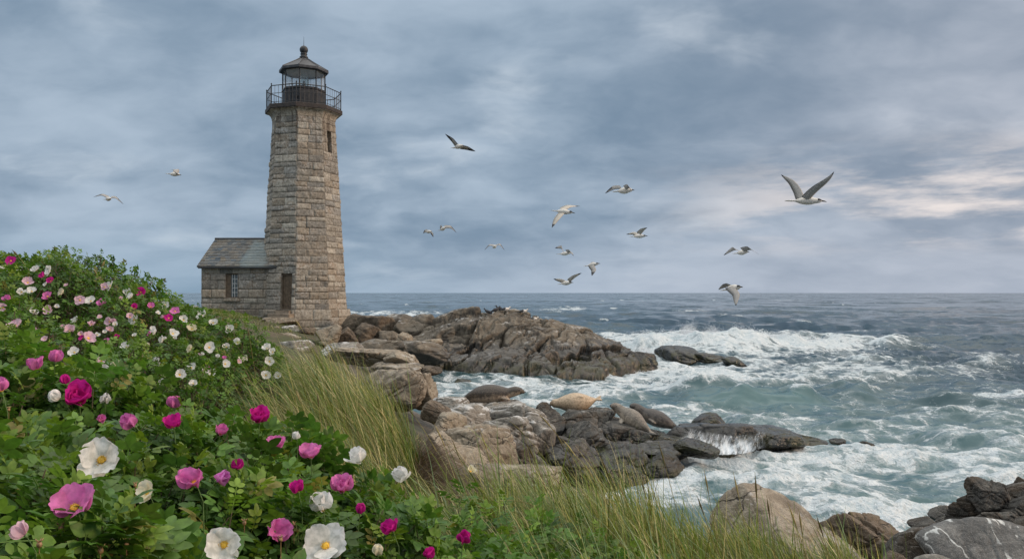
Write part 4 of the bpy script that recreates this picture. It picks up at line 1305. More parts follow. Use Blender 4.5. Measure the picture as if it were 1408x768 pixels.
# --- sea water sheeting over the wet ledge
u = np.linspace(0, 1, 90); v = np.linspace(0, 1, 40)
U, V_ = np.meshgrid(u, v, indexing='ij')
pxs = 925 + 130 * U + 24 * (1 - V_) * (1 - U)
pys = np.interp(V_, [0, .35, 1], [0, .25, 1]) * (22 + 14 * np.sin(U * 3.1)) + 584 + 8 * U
Yd = 21.6 - 1.9 * np.interp(V_, [0, .4, 1], [0, .75, 1])
P = np.stack([(pxs - 704) / F * Yd, Yd, CAMZ + (402 - pys) / F * Yd], -1).reshape(-1, 3)
P[:, 1] += .10 * n2(P[:, 0] * 9, P[:, 2] * 0, 1, octv=2)
P = np.vstack([P, P + [0, .02, -.015]])
nq = len(u) * len(v)
m_, t = mat_new('falling_water')
UVc = t.attr('Col')
cx_, cy_, _z = t.sep(UVc)
st = t.noise(t.comb(t.m('MULTIPLY', cx_, 64.0), t.m('MULTIPLY', cy_, 1.6), 0.0), 1.0, 6, 0.72)
al = t.m('MULTIPLY', t.ramp(st, .46, .76, 0, .75), t.m('MULTIPLY', t.ramp(cx_, 0.0, .12), t.ramp(cx_, 1.0, .85)))
al = t.m('MULTIPLY', al, t.m('MULTIPLY', t.ramp(cy_, 0.0, .12), t.ramp(t.noise(t.comb(t.m('MULTIPLY', cx_, 7.0), t.m('MULTIPLY', cy_, 1.2), 3.0), 1.0, 4, .6), .36, .62, .15, .9)))
film = t.m('MULTIPLY', t.m('MULTIPLY', t.ramp(cx_, 0.0, .2), t.ramp(cx_, 1.0, .7)), t.m('MULTIPLY', t.ramp(cy_, 0.25, .95), t.ramp(t.noise(t.comb(t.m('MULTIPLY', cx_, 14.0), t.m('MULTIPLY', cy_, 2.0), 7.0), 1.0, 5, .65), .35, .65, 0, .85)))
al = t.m('MAXIMUM', al, film)
tr = t.n('ShaderNodeBsdfTransparent')
mx = t.n('ShaderNodeMixShader'); t.put(mx.inputs[0], al)
t.t.links.new(tr.outputs[0], mx.inputs[1])
t.t.links.new(t.principled(Base_Color=(.80, .84, .87), Roughness=.5), mx.inputs[2]); t.out(mx.outputs[0])
cc = np.stack([U.ravel(), V_.ravel(), 0 * U.ravel()], 1)
g_ = gridfaces(len(u), len(v))
tag(build('falling_water', P, [g_, g_[:, ::-1] + nq], m_, col=np.vstack([cc, cc])), 'thin white strands of seawater running over the wet ledge', kind='stuff')
# ------------------------------------------------------------------ plants
def leafy_mat(name, trans=0.35, rough=0.5, spec=0.35, tl_tint=(1.5, 1.6, 0.8)):
    m_, t = mat_new(name)
    c = t.attr('Col')
    p = wpos(t)
    c = t.mix(1.0, c, t.mix(t.ramp(t.noise(p, 60, 3), .3, .7), (.78, .80, .78), (1.2, 1.2, 1.2)), 'MULTIPLY')
    pr = t.principled(Base_Color=c, Roughness=rough, Specular_IOR_Level=spec)
    tl = t.n('ShaderNodeBsdfTranslucent')
    t.put(tl.inputs[0], t.mix(1.0, c, tl_tint, 'MULTIPLY'))
    mx = t.n('ShaderNodeMixShader'); mx.inputs[0].default_value = trans
    t.t.links.new(pr, mx.inputs[1]); t.t.links.new(tl.outputs[0], mx.inputs[2])
    t.out(mx.outputs[0])
    return m_


M['leaf'] = leafy_mat('rose_leaf', .26, .50, .35)
M['blade'] = leafy_mat('grass_blade', .30, .55, .3)
M['petal'] = leafy_mat('rose_petal', .38, .65, .2, (1, 1, 1))
M['stem'] = simple_mat('bramble_stem', (0.10, 0.075, 0.045), .8, 0, .4, 20)
M['anther'] = simple_mat('yellow_stamens', (0.75, 0.45, 0.05), .7, 0, .3, 60)
M['sepal'] = simple_mat('green_sepal', (0.10, 0.17, 0.05), .6, 0, .3, 30)


def unit(a): return a / (np.linalg.norm(a, axis=-1, keepdims=True) + 1e-9)


# one leaflet: near version (folded along the midrib, 12 triangles) and far version (2 triangles)
LN_V = np.array([[0, 0, 0], [-.22, .22, .05], [0, .24, 0], [.22, .22, .05], [-.31, .52, .07], [0, .55, -.01], [.31, .52, .07],
                 [-.21, .82, .03], [0, .84, -.03], [.21, .82, .03], [0, 1.02, -.07]])
LN_F = np.array([[0, 2, 1], [0, 3, 2], [1, 2, 5], [1, 5, 4], [2, 3, 6], [2, 6, 5], [4, 5, 8], [4, 8, 7], [5, 6, 9], [5, 9, 8], [7, 8, 10], [8, 9, 10]])
LF_V = np.array([[0, 0, 0], [-.30, .5, .08], [.30, .5, .08], [0, 1.02, -.05]])
LF_F = np.array([[0, 3, 1], [0, 2, 3]])


def compound(near):
    """a pinnate rose leaf, one unit long along +Y"""
    lv, lf = (LN_V, LN_F) if near else (LF_V, LF_F)
    spots = [(0, .60, 0, .42), (-.02, .58, 58, .36), (.02, .58, -58, .36), (-.02, .34, 64, .32), (.02, .34, -64, .32)]
    if near: spots += [(-.02, .14, 68, .24), (.02, .14, -68, .24)]
    Vs, Fs, n = [], [], 0
    for i, (x, y, a, s) in enumerate(spots):
        a = math.radians(a)
        R = np.array([[math.cos(a), -math.sin(a), 0], [math.sin(a), math.cos(a), 0], [0, 0, 1]])
        v = lv * s @ R.T + [x, y, 0]
        v[:, 2] += -.28 * v[:, 1] ** 2 + .10 * v[:, 1] - .18 * np.abs(v[:, 0]) ** 1.5 * (1 if i else 0)
        Vs.append(v); Fs.append(lf + n); n += len(v)
    if near:
        y = np.array([-.25, .2, .62]); zc_ = -.28 * y ** 2 + .1 * y
        v = np.array([[s * .012, a, b] for a, b in zip(y, zc_) for s in (-1, 1)])
        Vs.append(v); Fs.append(np.array([[0, 1, 3], [0, 3, 2], [2, 3, 5], [2, 5, 4]]) + n)
    return np.concatenate(Vs), np.concatenate(Fs)


CN, CF = compound(True), compound(False)


def place_template(T, o, X, Y, Z, s):
    V, Fc = T
    n = len(o)
    P = o[:, None] + s[:, None, None] * (V[None, :, 0:1] * X[:, None] + V[None, :, 1:2] * Y[:, None] + V[None, :, 2:3] * Z[:, None])
    Fs = Fc[None] + (np.arange(n) * len(V))[:, None, None]
    return P.reshape(-1, 3), Fs.reshape(-1, Fc.shape[1])


def foliage(P, axis, rs, near, size, nleaf=8, young=0.5):
    """leaves in a spiral round each shoot tip; returns vertices, triangles, colours"""
    n = len(P); k = np.arange(nleaf)
    az = (rs.uniform(0, 6.28, n)[:, None] + k * 2.4 + rs.normal(0, .3, (n, nleaf)))
    el = np.radians(np.clip(62 - k * (70.0 / nleaf) + rs.normal(0, 13, (n, nleaf)), -25, 80))
    ax = unit(axis)
    e1 = unit(np.cross(ax, rs.normal(size=(n, 3)))); e2 = np.cross(ax, e1)
    rad_ = np.cos(az)[..., None] * e1[:, None] + np.sin(az)[..., None] * e2[:, None]
    Yv = unit(np.cos(el)[..., None] * rad_ + np.sin(el)[..., None] * ax[:, None])
    Zv = unit(-np.sin(el)[..., None] * rad_ + np.cos(el)[..., None] * ax[:, None] + .25 * rs.normal(size=(n, nleaf, 3)))
    Xv = unit(np.cross(Yv, Zv)); Zv = np.cross(Xv, Yv)
    back = (k / nleaf * 1.5)[None, :, None] * size * ax[:, None] * rs.uniform(.5, 1.1, (n, 1, 1))
    o = P[:, None] - back + Yv * size * .12
    s = size * rs.uniform(.65, 1.15, (n, nleaf)) * (0.62 + .38 * np.minimum(k / 3.0, 1))
    T = CN if near else CF
    V, Fs = place_template(T, o.reshape(-1, 3), Xv.reshape(-1, 3), Yv.reshape(-1, 3), Zv.reshape(-1, 3), s.ravel())
    tone = rs.uniform(0, 1, (n, 1)) * .6 + rs.uniform(0, 1, (n, nleaf)) * .4
    yng = np.clip(1 - k / 3.0, 0, 1)[None] * rs.uniform(0, 1, (n, 1)) * young
    c = np.array([.070, .146, .024])[None, None] * (0.34 + 1.20 * tone[..., None])
    c = c + yng[..., None] * np.array([.22, .24, .012])
    old = (rs.uniform(0, 1, (n, nleaf)) > .975)[..., None]
    c = np.where(old, np.array([.22, .20, .05]) * rs.uniform(.5, 1.1, (n, nleaf, 1)), c)
    bl = rs.uniform(0, 1, (n, nleaf, 1)) > .85
    c = np.where(bl & ~old, c * np.array([.9, .95, 1.25]), c)
    C = np.repeat(c.reshape(-1, 3), len(T[0]), axis=0)
    return V, Fs, C


def stems(P, axis, length, r, rs, bend=.3):
    """thin three-sided stems running back down from the shoot tips"""
    n = len(P); ax = unit(axis)
    sway = rs.normal(0, bend, (n, 3)); sway[:, 2] = -abs(sway[:, 2])
    ts = np.linspace(0, 1, 5)
    ctr = P[:, None] - ax[:, None] * (length[:, None] * ts)[..., None] + sway[:, None] * (length[:, None] * ts ** 2)[..., None]
    e1 = unit(np.cross(ax, [0.3, 1, .2])); e2 = np.cross(ax, e1)
    V = []
    for j in range(3):
        a = j * 2.094
        V.append(ctr + (math.cos(a) * e1 + math.sin(a) * e2)[:, None] * (r * (.5 + .5 * ts))[None, :, None])
    V = np.stack(V, 2)                    # n, 5, 3, 3
    idx = np.arange(n)[:, None, None] * 15 + np.arange(4)[None, :, None] * 3
    j = np.arange(3)[None, None]; j2 = (j + 1) % 3
    Fs = np.stack([idx + j, idx + j2, idx + 3 + j2, idx + 3 + j], -1).reshape(-1, 4)
    return V.reshape(-1, 3), Fs


# ---- where the tops of the bushes are
def Gl(lst): return [tuple(G(a, b, Y)) for a, b, Y in lst]


_hill = tps(Gl([(0, 362, 8), (50, 364, 8), (100, 372, 8.1), (150, 394, 8.3), (200, 410, 8.6), (250, 430, 8.8), (290, 446, 9.1), (330, 461, 9.3), (370, 486, 9.4), (392, 515, 9.4),
                (0, 520, 3.9), (80, 500, 4.9), (160, 515, 5.4), (230, 530, 5.9), (300, 555, 6.5), (370, 550, 8),
                (0, 440, 6), (100, 440, 6.5), (200, 460, 7), (300, 490, 7.8), (-150, 362, 7.5), (-300, 365, 7.5), (-200, 430, 5.5), (-300, 520, 3.5)])
             + [(-5.5, 11, 4.3), (-8, 11, 4.4), (-3.6, 11, 3.7), (-9, 7, 4.5)])
_front = tps(Gl([(0, 522, 2.7), (80, 545, 2.7), (160, 568, 2.7), (300, 585, 2.85), (400, 603, 3), (500, 645, 3), (560, 672, 3), (650, 740, 2.9),
                 (0, 768, 1.25), (150, 768, 1.45), (300, 768, 1.75), (450, 768, 2.0), (600, 768, 2.35), (250, 650, 2.2), (100, 640, 2.0), (450, 700, 2.5)])
              + [(-2.6, 2.6, 4.15), (-2.4, 1.2, 4.0), (-.9, .3, 3.55), (.2, 1.4, 3.2), (0.3, 2.5, 3.2)])
hx_edge = lambda y: np.interp(y, [3.4, 4, 5, 6.5, 8, 9.5, 10.6], [-2.2, -2.3, -2.2, -2.15, -2.25, -2.35, -2.9])
fx_edge = lambda y: np.interp(y, [.8, 1.6, 2.4, 2.8, 3.3], [.20, .16, .06, -.10, -.35])


def hill_d(x, y):   # distance inside the hill bush
    return np.minimum(np.minimum(hx_edge(y) - x + .18 * n2(x, y, 1.3, octv=2, seed=51), y - 3.5), np.minimum(11.0 - y, x + 10))
def front_d(x, y):
    return np.minimum(np.minimum(fx_edge(y) - x + .10 * n2(x, y, 2.5, octv=2, seed=52), y - .55), np.minimum(np.interp(x, [-2.5, -1.6, -1, -.5, 0], [3.6, 3.35, 3.2, 3.15, 2.95]) - y + .12 * n2(x, y, 3, octv=2, seed=53), x + 2.7))


def top_z(fn, dfn, x, y, soft, amp, sc):
    g = ground_z(x, y); zt = fn(x, y)
    d_ = dfn(x, y)
    b = amp * n2(x, y, sc, octv=3, seed=54)
    return g + np.maximum(zt + b - g, .15) * sstep(d_, -.05, soft) ** .6, d_


hill_top = lambda x, y: top_z(_hill, hill_d, x, y, .55, .34, 1.25)
front_top = lambda x, y: top_z(_front, front_d, x, y, .28, .12, 4.2)


def scatter(topfn, x0, x1, y0, y1, n, rs, dmin, deep, floor=.08, gsc=2.2):
    x = rs.uniform(x0, x1, n); y = rs.uniform(y0, y1, n)
    zt, d_ = topfn(x, y)
    ok = d_ > dmin
    x, y, zt = x[ok], y[ok], zt[ok]
    gap = n2(x, y, gsc, octv=2, seed=56)
    keep = (gap > -.10) | (rs.uniform(0, 1, len(x)) < .12)
    x, y, zt = x[keep], y[keep], zt[keep] + .26 * np.clip(gap[keep], -.5, .4) * (1 if gsc < 4 else .5)
    e = .12
    zx, _ = topfn(x + e, y); zy, _ = topfn(x, y + e)
    nr = unit(np.stack([-(zx - zt) / e, -(zy - zt) / e, np.ones_like(zt)], 1))
    g = ground_z(x, y)
    dep = rs.exponential(deep, len(x)) * (rs.uniform(0, 1, len(x)) > .35)
    z = np.maximum(zt - np.minimum(dep, zt - g - floor), g + floor * .5)
    P = np.stack([x, y, z], 1)
    ax = nr * .75 + np.array([0, 0, .6]) + rs.normal(0, .35, P.shape)
    return P, ax


BUSH = {}
def bush(key, label, P, ax, rs, near, size, nleaf, stem_len, stem_r, org):
    b = empty('rose_bush', org)
    tag(b, label, 'rose bush', 'wild rose bushes on the dune')
    # a shoot too close to the lens is left out
    V, Fs, C = foliage(P, ax, rs, near, size, nleaf)
    build('foliage', V, Fs, M['leaf'], b, org, smooth=near, col=C)
    SV, SF_ = stems(P, ax, np.full(len(P), stem_len) * rs.uniform(.6, 1.3, len(P)), stem_r, rs)
    build('stems', SV, SF_, M['stem'], b, org)
    BUSH[key] = (b, org)


def cast(topfn, px, py, y0, y1):
    """the first point of the bush top on the sight line through (px, py)"""
    Y = np.linspace(y0, y1, 240)
    x = (px - 704) / F * Y; z = CAMZ + (402 - py) / F * Y
    zt, d_ = topfn(x, Y)
    hit = np.where((z < zt + .015) & (d_ > -.05))[0]
    i = hit[0] if len(hit) else int(np.argmin(np.abs(z - zt) + 3 * (d_ < 0)))
    return np.array([x[i], Y[i], z[i]])


# px, py, width px, colour, opening, face (x: right, y: away, z: up), double
NEARF = [(108, 551, 50, 'magenta', .42, (.25, -.7, .7), 1), (50, 508, 28, 'pink', .15, (-.2, -.2, 1), 0), (76, 497, 24, 'pink', .12, (.2, -.1, 1), 0), (2, 538, 30, 'pink', .15, (-.3, -.2, 1), 0),
         (91, 527, 13, 'magenta', .05, (0, -.3, 1), 0), (140, 632, 60, 'white', .72, (.25, -.85, .5), 0), (184, 585, 30, 'pink', .35, (-.5, -.6, .6), 0), (137, 578, 16, 'pink', .15, (.6, -.3, .5), 0),
         (239, 586, 32, 'magenta', .20, (.1, -.55, .9), 0), (240, 560, 26, 'pink', .30, (0, -.2, 1), 0), (303, 596, 26, 'pink', .25, (.4, -.4, .8), 0), (357, 579, 32, 'magenta', .4, (.2, -.4, .9), 1),
         (381, 614, 30, 'pink', .5, (0, -.5, .8), 1), (268, 664, 40, 'pink', .40, (-.1, -.7, .6), 0), (299, 660, 30, 'lilac', .3, (.7, -.3, .5), 0), (327, 644, 24, 'magenta', .22, (0, -.4, 1), 0),
         (203, 677, 30, 'cream', .80, (-.1, -.8, .6), 0), (103, 698, 62, 'pink', .60, (.05, -.72, .68), 0), (34, 735, 30, 'pale', .12, (-.6, -.3, .8), 0), (308, 748, 52, 'white', .80, (.35, -.85, .4), 0),
         (378, 730, 38, 'pink', .35, (.6, -.6, .3), 0), (410, 675, 28, 'magenta', .2, (-.2, -.4, 1), 0), (427, 628, 38, 'pink', .45, (0, -.3, .9), 0), (471, 674, 36, 'pink', .38, (.1, -.4, .9), 1),
         (444, 700, 44, 'white', .42, (-.1, -.35, .95), 0), (448, 750, 56, 'white', .82, (.05, -.85, .5), 0), (495, 634, 34, 'white', .35, (-.3, -.4, .9), 0), (555, 660, 30, 'white', .32, (-.4, -.3, .9), 0),
         (539, 729, 30, 'magenta', .25, (-.4, -.5, .8), 0), (637, 745, 28, 'magenta', .3, (.2, -.5, .9), 0), (495, 705, 14, 'magenta', .05, (.2, -.2, 1), 0), (408, 603, 16, 'white', .3, (0, -.3, 1), 0),
         (520, 762, 20, 'cream', .3, (0, -.3, 1), 0), (590, 766, 22, 'magenta', .3, (0, -.3, 1), 0), (82, 548, 24, 'white', .3, (-.6, -.5, .6), 0), (145, 552, 22, 'white', .1, (.3, -.6, .6), 0)]


def clear_view(P, ax, topfn, lst, pull, pad):
    """drops shoots that grow right in front of a bloom: blooms sit outside the leaves"""
    ok = np.ones(len(P), bool); C0 = np.array([0, 0, CAMZ])
    for px, py, w, y0, y1 in lst:
        p = cast(topfn, px, py, y0, y1); p = p + (C0 - p) * pull
        L = np.linalg.norm(p - C0); dv = (p - C0) / L
        q = P - C0; al = q @ dv
        ds = np.linalg.norm(q - al[:, None] * dv, axis=1)
        ok &= ~((ds < w / F * p[1] * .5 + pad) & (al < L + .01) & (al > L - .5))
    return P[ok], ax[ok]


rs = np.random.RandomState(5)
P, ax = scatter(hill_top, -10, -2.3, 3.5, 11, 9500, rs, -.02, .15)
keep = (P[:, 0] / P[:, 1] > -.78) | (rs.uniform(0, 1, len(P)) < .35)      # fewer shoots out of sight on the left
P, ax = P[keep], ax[keep]
line = -4.55 + .35 * n2(P[:, 0], P[:, 1], .8, octv=2, seed=61) + .12 * (P[:, 1] - 7)
A = P[:, 0] < line
bush('hill_l', 'largest rose bush, covering the hill crest at the far left, pink and white flowers', P[A], ax[A], rs, False, .150, 7, .45, .006, (-5.6, 7, 3.2))
bush('hill_r', 'rose bush with mostly white flowers sloping down towards the lighthouse', P[~A], ax[~A], rs, False, .145, 7, .45, .006, (-3.3, 7.5, 2.9))
P, ax = scatter(front_top, -2.7, .3, .6, 3.6, 3700, rs, -.02, .10, gsc=5.5)
keep = ((P[:, 0] / P[:, 1] > -.8) | (rs.uniform(0, 1, len(P)) < .4)) & (np.linalg.norm(P - [0, 0, CAMZ], axis=1) > .85)
P, ax = P[keep], ax[keep]
P, ax = clear_view(P, ax, front_top, [(f[0], f[1], f[2], 1.0, 3.6) for f in NEARF], .055, .045)
A = P[:, 0] < -.80 + .12 * n2(P[:, 0], P[:, 1], 2, octv=2, seed=62)
bush('front_l', 'nearest rose bush at the lower left, big glossy leaves and large pink roses', P[A], ax[A], rs, True, .115, 8, .35, .003, (-1.4, 2, 2.8))
bush('front_r', 'rose bush at the bottom middle running into the grass, white and magenta roses', P[~A], ax[~A], rs, True, .115, 8, .35, .003, (-.4, 2.2, 2.7))
# the small bush in the grass
n_ = 60
x = rs.uniform(-.55, .12, n_); y = rs.normal(5.2, .2, n_)
zt = 2.93 - 2.2 * ((x + .22) ** 2 + (y - 5.2) ** 2) - rs.exponential(.07, n_)
P = np.stack([x, y, np.maximum(zt, ground_z(x, y) + .05)], 1)
bush('small', 'small low rose bush with one cream flower in the grass below the tan boulders', P, np.array([0, 0, 1.]) + rs.normal(0, .4, P.shape), rs, True, .12, 7, .3, .003, (-.22, 5.2, 2.5))
n_ = 150
x = rs.uniform(-.25, .66, n_); y = rs.uniform(2.9, 3.9, n_)
zt = np.interp(x, [-.25, .05, .3, .66], [3.36, 3.28, 3.14, 2.98]) - rs.exponential(.10, n_) + .1 * (y - 3.3)
P = np.stack([x, y, np.maximum(zt, ground_z(x, y) + .05)], 1)
bush('low', 'dark low rose bush without flowers under the foreground grass', P, np.array([0, 0, 1.]) + rs.normal(0, .4, P.shape), rs, True, .12, 7, .3, .003, (.3, 3.3, 2.4))


# ---- flowers
def petal_grid(nu, nv, cup, ruf, rs, w=1.02):
    u = np.linspace(-1, 1, nu); v = np.linspace(0, 1, nv)
    U, Vv = np.meshgrid(u, v, indexing='ij')
    wid = w * .5 * np.clip(np.sin(np.pi * np.clip(Vv, 0, 1) ** .78 * .80 + .12), 0, 1) ** .8
    x = U * wid
    notch = .10 * np.exp(-(U / .25) ** 2) * Vv ** 6
    y = Vv * (1 - .16 * np.abs(U) ** 2.4 * Vv ** 2) - notch
    z = cup * Vv ** 1.7 + .22 * cup * U ** 2 * Vv - .12 * Vv ** 5
    z = z + ruf * Vv ** 2 * (np.sin(U * 4.3 + rs.uniform(0, 6)) * .6 + np.sin(U * 8 + Vv * 5 + rs.uniform(0, 6)) * .4)
    return np.stack([x, y, z], -1).reshape(-1, 3), gridfaces(nu, nv), Vv.ravel()


PCOL = {'magenta': ((.62, .022, .30), (.50, .02, .24)), 'pink': ((.76, .22, .54), (.66, .20, .44)), 'pale': ((.78, .55, .64), (.70, .44, .52)),
        'white': ((.84, .82, .82), (.80, .78, .70)), 'cream': ((.82, .76, .62), (.80, .70, .45)), 'lilac': ((.72, .27, .62), (.58, .16, .46))}


def flower(key, c, face, dia, colour, opening, near, rs, label=None, double=False):
    """a five petalled rose: c centre, face the direction it looks, opening 0 (bud) .. 1 (flat)"""
    b, org = BUSH[key]
    f = unit(np.asarray(face, float)); e1 = unit(np.cross(f, [.13, .2, 1.0])); e2 = np.cross(f, e1)
    B = np.stack([e1, e2, f], 1)
    L = dia * (.53 if opening > .4 else .62)
    nu, nv = (9, 8) if near else (5, 4)
    q = MB(); outer, inner = PCOL[colour]
    rings = [(5, 0.0, 1.0)] + ([(4, .35, .72)] if double else [])
    a0 = rs.uniform(0, 6.28)
    for npet, up, sc in rings:
        for i in range(npet):
            V, Fc, vv = petal_grid(nu, nv, .30 + .25 * (1 - opening), (.055 if near else .03) * rs.uniform(.6, 1.5), rs, 1.10)
            V = V * L * sc * rs.uniform(.9, 1.06)
            tilt = math.radians(np.clip(80 * (1 - opening) * .86 + up * 40 + rs.normal(0, 11), -15, 84))
            a = a0 + i * 2 * math.pi / npet + rs.normal(0, .09) + up
            Rx = rot(tilt, 0, 0); V = V @ Rx.T
            V[:, 1] += .05 * L; V[:, 2] += .012 * L * (i % 2)
            V = V @ rot(0, rs.normal(0, .06), a).T
            cc = np.array(outer)[None] * (.35 + .65 * vv[:, None]) + np.array(inner)[None] * (.65 - .65 * vv[:, None])
            cc = cc * rs.uniform(.88, 1.05)
            q.add(V @ B.T + c, Fc, np.clip(cc, 0, 1))
    o = q.obj('flower', M['petal'], b, org, smooth=True)
    if label: o['label'] = label
    if opening > .35:
        r = L * .17
        q = MB()
        V, Fc = ico(2); V = V * [r, r, r * .55] + [0, 0, r * .35]; q.add(V @ B.T + c, Fc)
        if near:
            m_ = 42
            a = rs.uniform(0, 6.28, m_); el = rs.uniform(.2, 1.2, m_); rr = r * rs.uniform(1.1, 1.75, m_)
            Pn = np.stack([np.cos(a) * np.cos(el) * rr, np.sin(a) * np.cos(el) * rr, np.sin(el) * rr * .8], 1) @ B.T + c
            V, Fc = droplets(Pn, np.full(m_, r * .13)); q.add(V, Fc)
            for pnt in Pn[::2]: q.tube([c, pnt], r * .03, 3, cap=False)
        q.obj('stamens', M['anther'], o, org, smooth=True)
    # calyx and stalk
    q = MB(); V, Fc = ico(2); q.add((V * [L * .11, L * .11, L * .16] + [0, 0, -L * .12]) @ B.T + c, Fc)
    st = c - f * L * .25
    q.tube([st, st - f * dia * .5 - [0, 0, dia * .3], st - f * dia * .6 - [0, 0, dia * 1.6]], [dia * .022] * 3, 5, cap=False)
    q.obj('calyx', M['sepal'], o, org, smooth=True)
    return o


NAMES = {'magenta': 'magenta', 'pink': 'pink', 'pale': 'pale pink', 'white': 'white', 'cream': 'cream', 'lilac': 'lilac pink'}
rs = np.random.RandomState(77)
for i, (px, py, w, c_, op, fc, db) in enumerate(NEARF):
    p = cast(front_top, px, py, 1.0, 3.6)
    p = p + (np.array([0, 0, CAMZ]) - p) * .055
    dia = w / F * p[1] * 1.06
    if .1 < op < .3: op = op + .22
    if op < .1: dia *= 1.4
    flower('front_l' if p[0] < -.80 else 'front_r', p, fc, dia, c_, op, True, rs, '%s rose, %s' % (NAMES[c_], 'wide open with yellow centre' if op > .6 else 'half open' if op > .25 else 'still closed'), bool(db))
HILLF = [(48, 60, 'magenta'), (264, 65, 'magenta'), (192, 127, 'magenta'), (226, 149, 'magenta'), (34, 232, 'pink'), (210, 217, 'pink'), (452, 249, 'pink'), (594, 268, 'magenta'), (620, 198, 'magenta'), (664, 262, 'pink'), (742, 312, 'magenta'),
         (122, 156, 'pale'), (95, 197, 'white'), (140, 195, 'white'), (277, 200, 'cream'), (352, 233, 'pale'), (400, 237, 'white'), (15, 265, 'pale'), (146, 286, 'white'), (215, 276, 'pale'), (72, 347, 'pale'), (308, 367, 'pale'), (388, 400, 'pale'),
         (403, 340, 'pale'), (482, 327, 'pale'), (484, 363, 'pale'), (572, 308, 'pale'), (590, 318, 'white'), (336, 325, 'white'), (98, 450, 'white'), (15, 425, 'pale'), (578, 220, 'white'), (562, 198, 'white'), (460, 175, 'pale'), (486, 170, 'white'), (100, 105, 'white'),
         (557, 440, 'white'), (680, 380, 'white'), (718, 407, 'white'), (760, 380, 'white'), (690, 510, 'white'), (770, 282, 'pink'), (808, 320, 'white'), (845, 360, 'cream'), (888, 300, 'white'), (938, 332, 'white'), (920, 440, 'white'), (996, 438, 'white'), (1045, 418, 'white'),
         (1008, 363, 'white'), (1176, 445, 'white'), (1200, 460, 'white'), (1186, 502, 'white'), (1170, 562, 'white'), (1225, 567, 'white'), (990, 513, 'white'), (932, 550, 'white'), (655, 608, 'white'), (720, 597, 'white'), (790, 560, 'white'), (850, 600, 'white'),
         (460, 535, 'white'), (328, 462, 'white'), (590, 545, 'white'), (516, 520, 'cream'), (840, 445, 'cream'), (843, 530, 'white'), (726, 255, 'white'), (9, 105, 'white'), (202, 466, 'magenta'), (58, 580, 'white'), (446, 500, 'pale'), (160, 100, 'white'), (220, 105, 'white'), (1070, 495, 'cream'), (900, 540, 'white')]
BIG = {(72, 347): 20, (98, 450): 25, (388, 400): 18, (308, 367): 15, (690, 510): 16, (557, 440): 14, (146, 286): 12, (215, 276): 13, (920, 440): 14, (655, 608): 14, (790, 560): 15, (620, 198): 14}
for cx, cy, c_ in HILLF:
    px, py = cx / 3.2, 340 + cy / 3.2
    p = cast(hill_top, px, py, 3.6, 11)
    p = p + (np.array([0, 0, CAMZ]) - p) * .028
    w = BIG.get((cx, cy), rs.uniform(10.5, 14)) * 1.15
    dia = max(.05, w / F * p[1])
    ln = -4.55 + .12 * (p[1] - 7)
    flower('hill_l' if p[0] < ln else 'hill_r', p, (rs.normal(.1, .35), -.75 + rs.normal(0, .15), .55 + rs.normal(0, .2)), dia, c_, rs.uniform(.55, .9), False, rs, NAMES[c_] + ' rose')
for i in range(62):
    px, py = rs.uniform(0, 385), rs.uniform(365, 520)
    if py < 362 + max(0, px - 90) * .42 or py > 470 + px * .15: continue
    p = cast(hill_top, px, py, 3.6, 11); p = p + (np.array([0, 0, CAMZ]) - p) * .028
    c_ = rs.choice(['white', 'white', 'white', 'pale', 'cream', 'pink']) if px > 200 else rs.choice(['white', 'pale', 'pale', 'pink', 'magenta'])
    flower('hill_l' if p[0] < -4.55 + .12 * (p[1] - 7) else 'hill_r', p, (rs.normal(.1, .4), -.7, rs.uniform(.2, .9)), max(.045, rs.uniform(6, 10.5) / F * p[1]), c_, rs.uniform(.3, .9), False, rs, NAMES[c_] + ' rose')
M['hip'] = simple_mat('rose_hip_skin', (.26, .15, .07), .5, 0, .6, 120)
for i in range(14):       # hips and spent blooms among the near leaves
    px, py = rs.uniform(10, 600), rs.uniform(560, 765)
    if py < 540 + max(0, px - 150) * .33: continue
    p = cast(front_top, px, py, 1.0, 3.6); p = p + (np.array([0, 0, CAMZ]) - p) * .035
    b, org = BUSH['front_l' if p[0] < -.80 else 'front_r']
    q = MB(); r = rs.uniform(.0035, .0055); V, Fc = ico(2); q.add(V * [r, r, r * 1.25] + p, Fc)
    for k in range(5):
        a = k * 1.257 + rs.uniform(0, 1); dv = np.array([math.cos(a) * .7, math.sin(a) * .7, .8])
        q.tube([p + [0, 0, r], p + dv * r * 1.6 + [0, 0, r * .3], p + dv * r * 2.1 + [0, 0, r * .5]], [r * .3, r * .25, r * .05], 4, cap=False)
    q.tube([p - [0, 0, r], p - [0, 0, .05]], r * .18, 4, cap=False)
    q.obj('rose_hip', M['hip'], b, org, smooth=True)
p = np.array([(647 - 704) / F * 5.0, 5.0, CAMZ + (402 - 648) / F * 5.0])
flower('small', p, (.1, -.5, .85), .075, 'cream', .5, True, rs, 'cream rose')


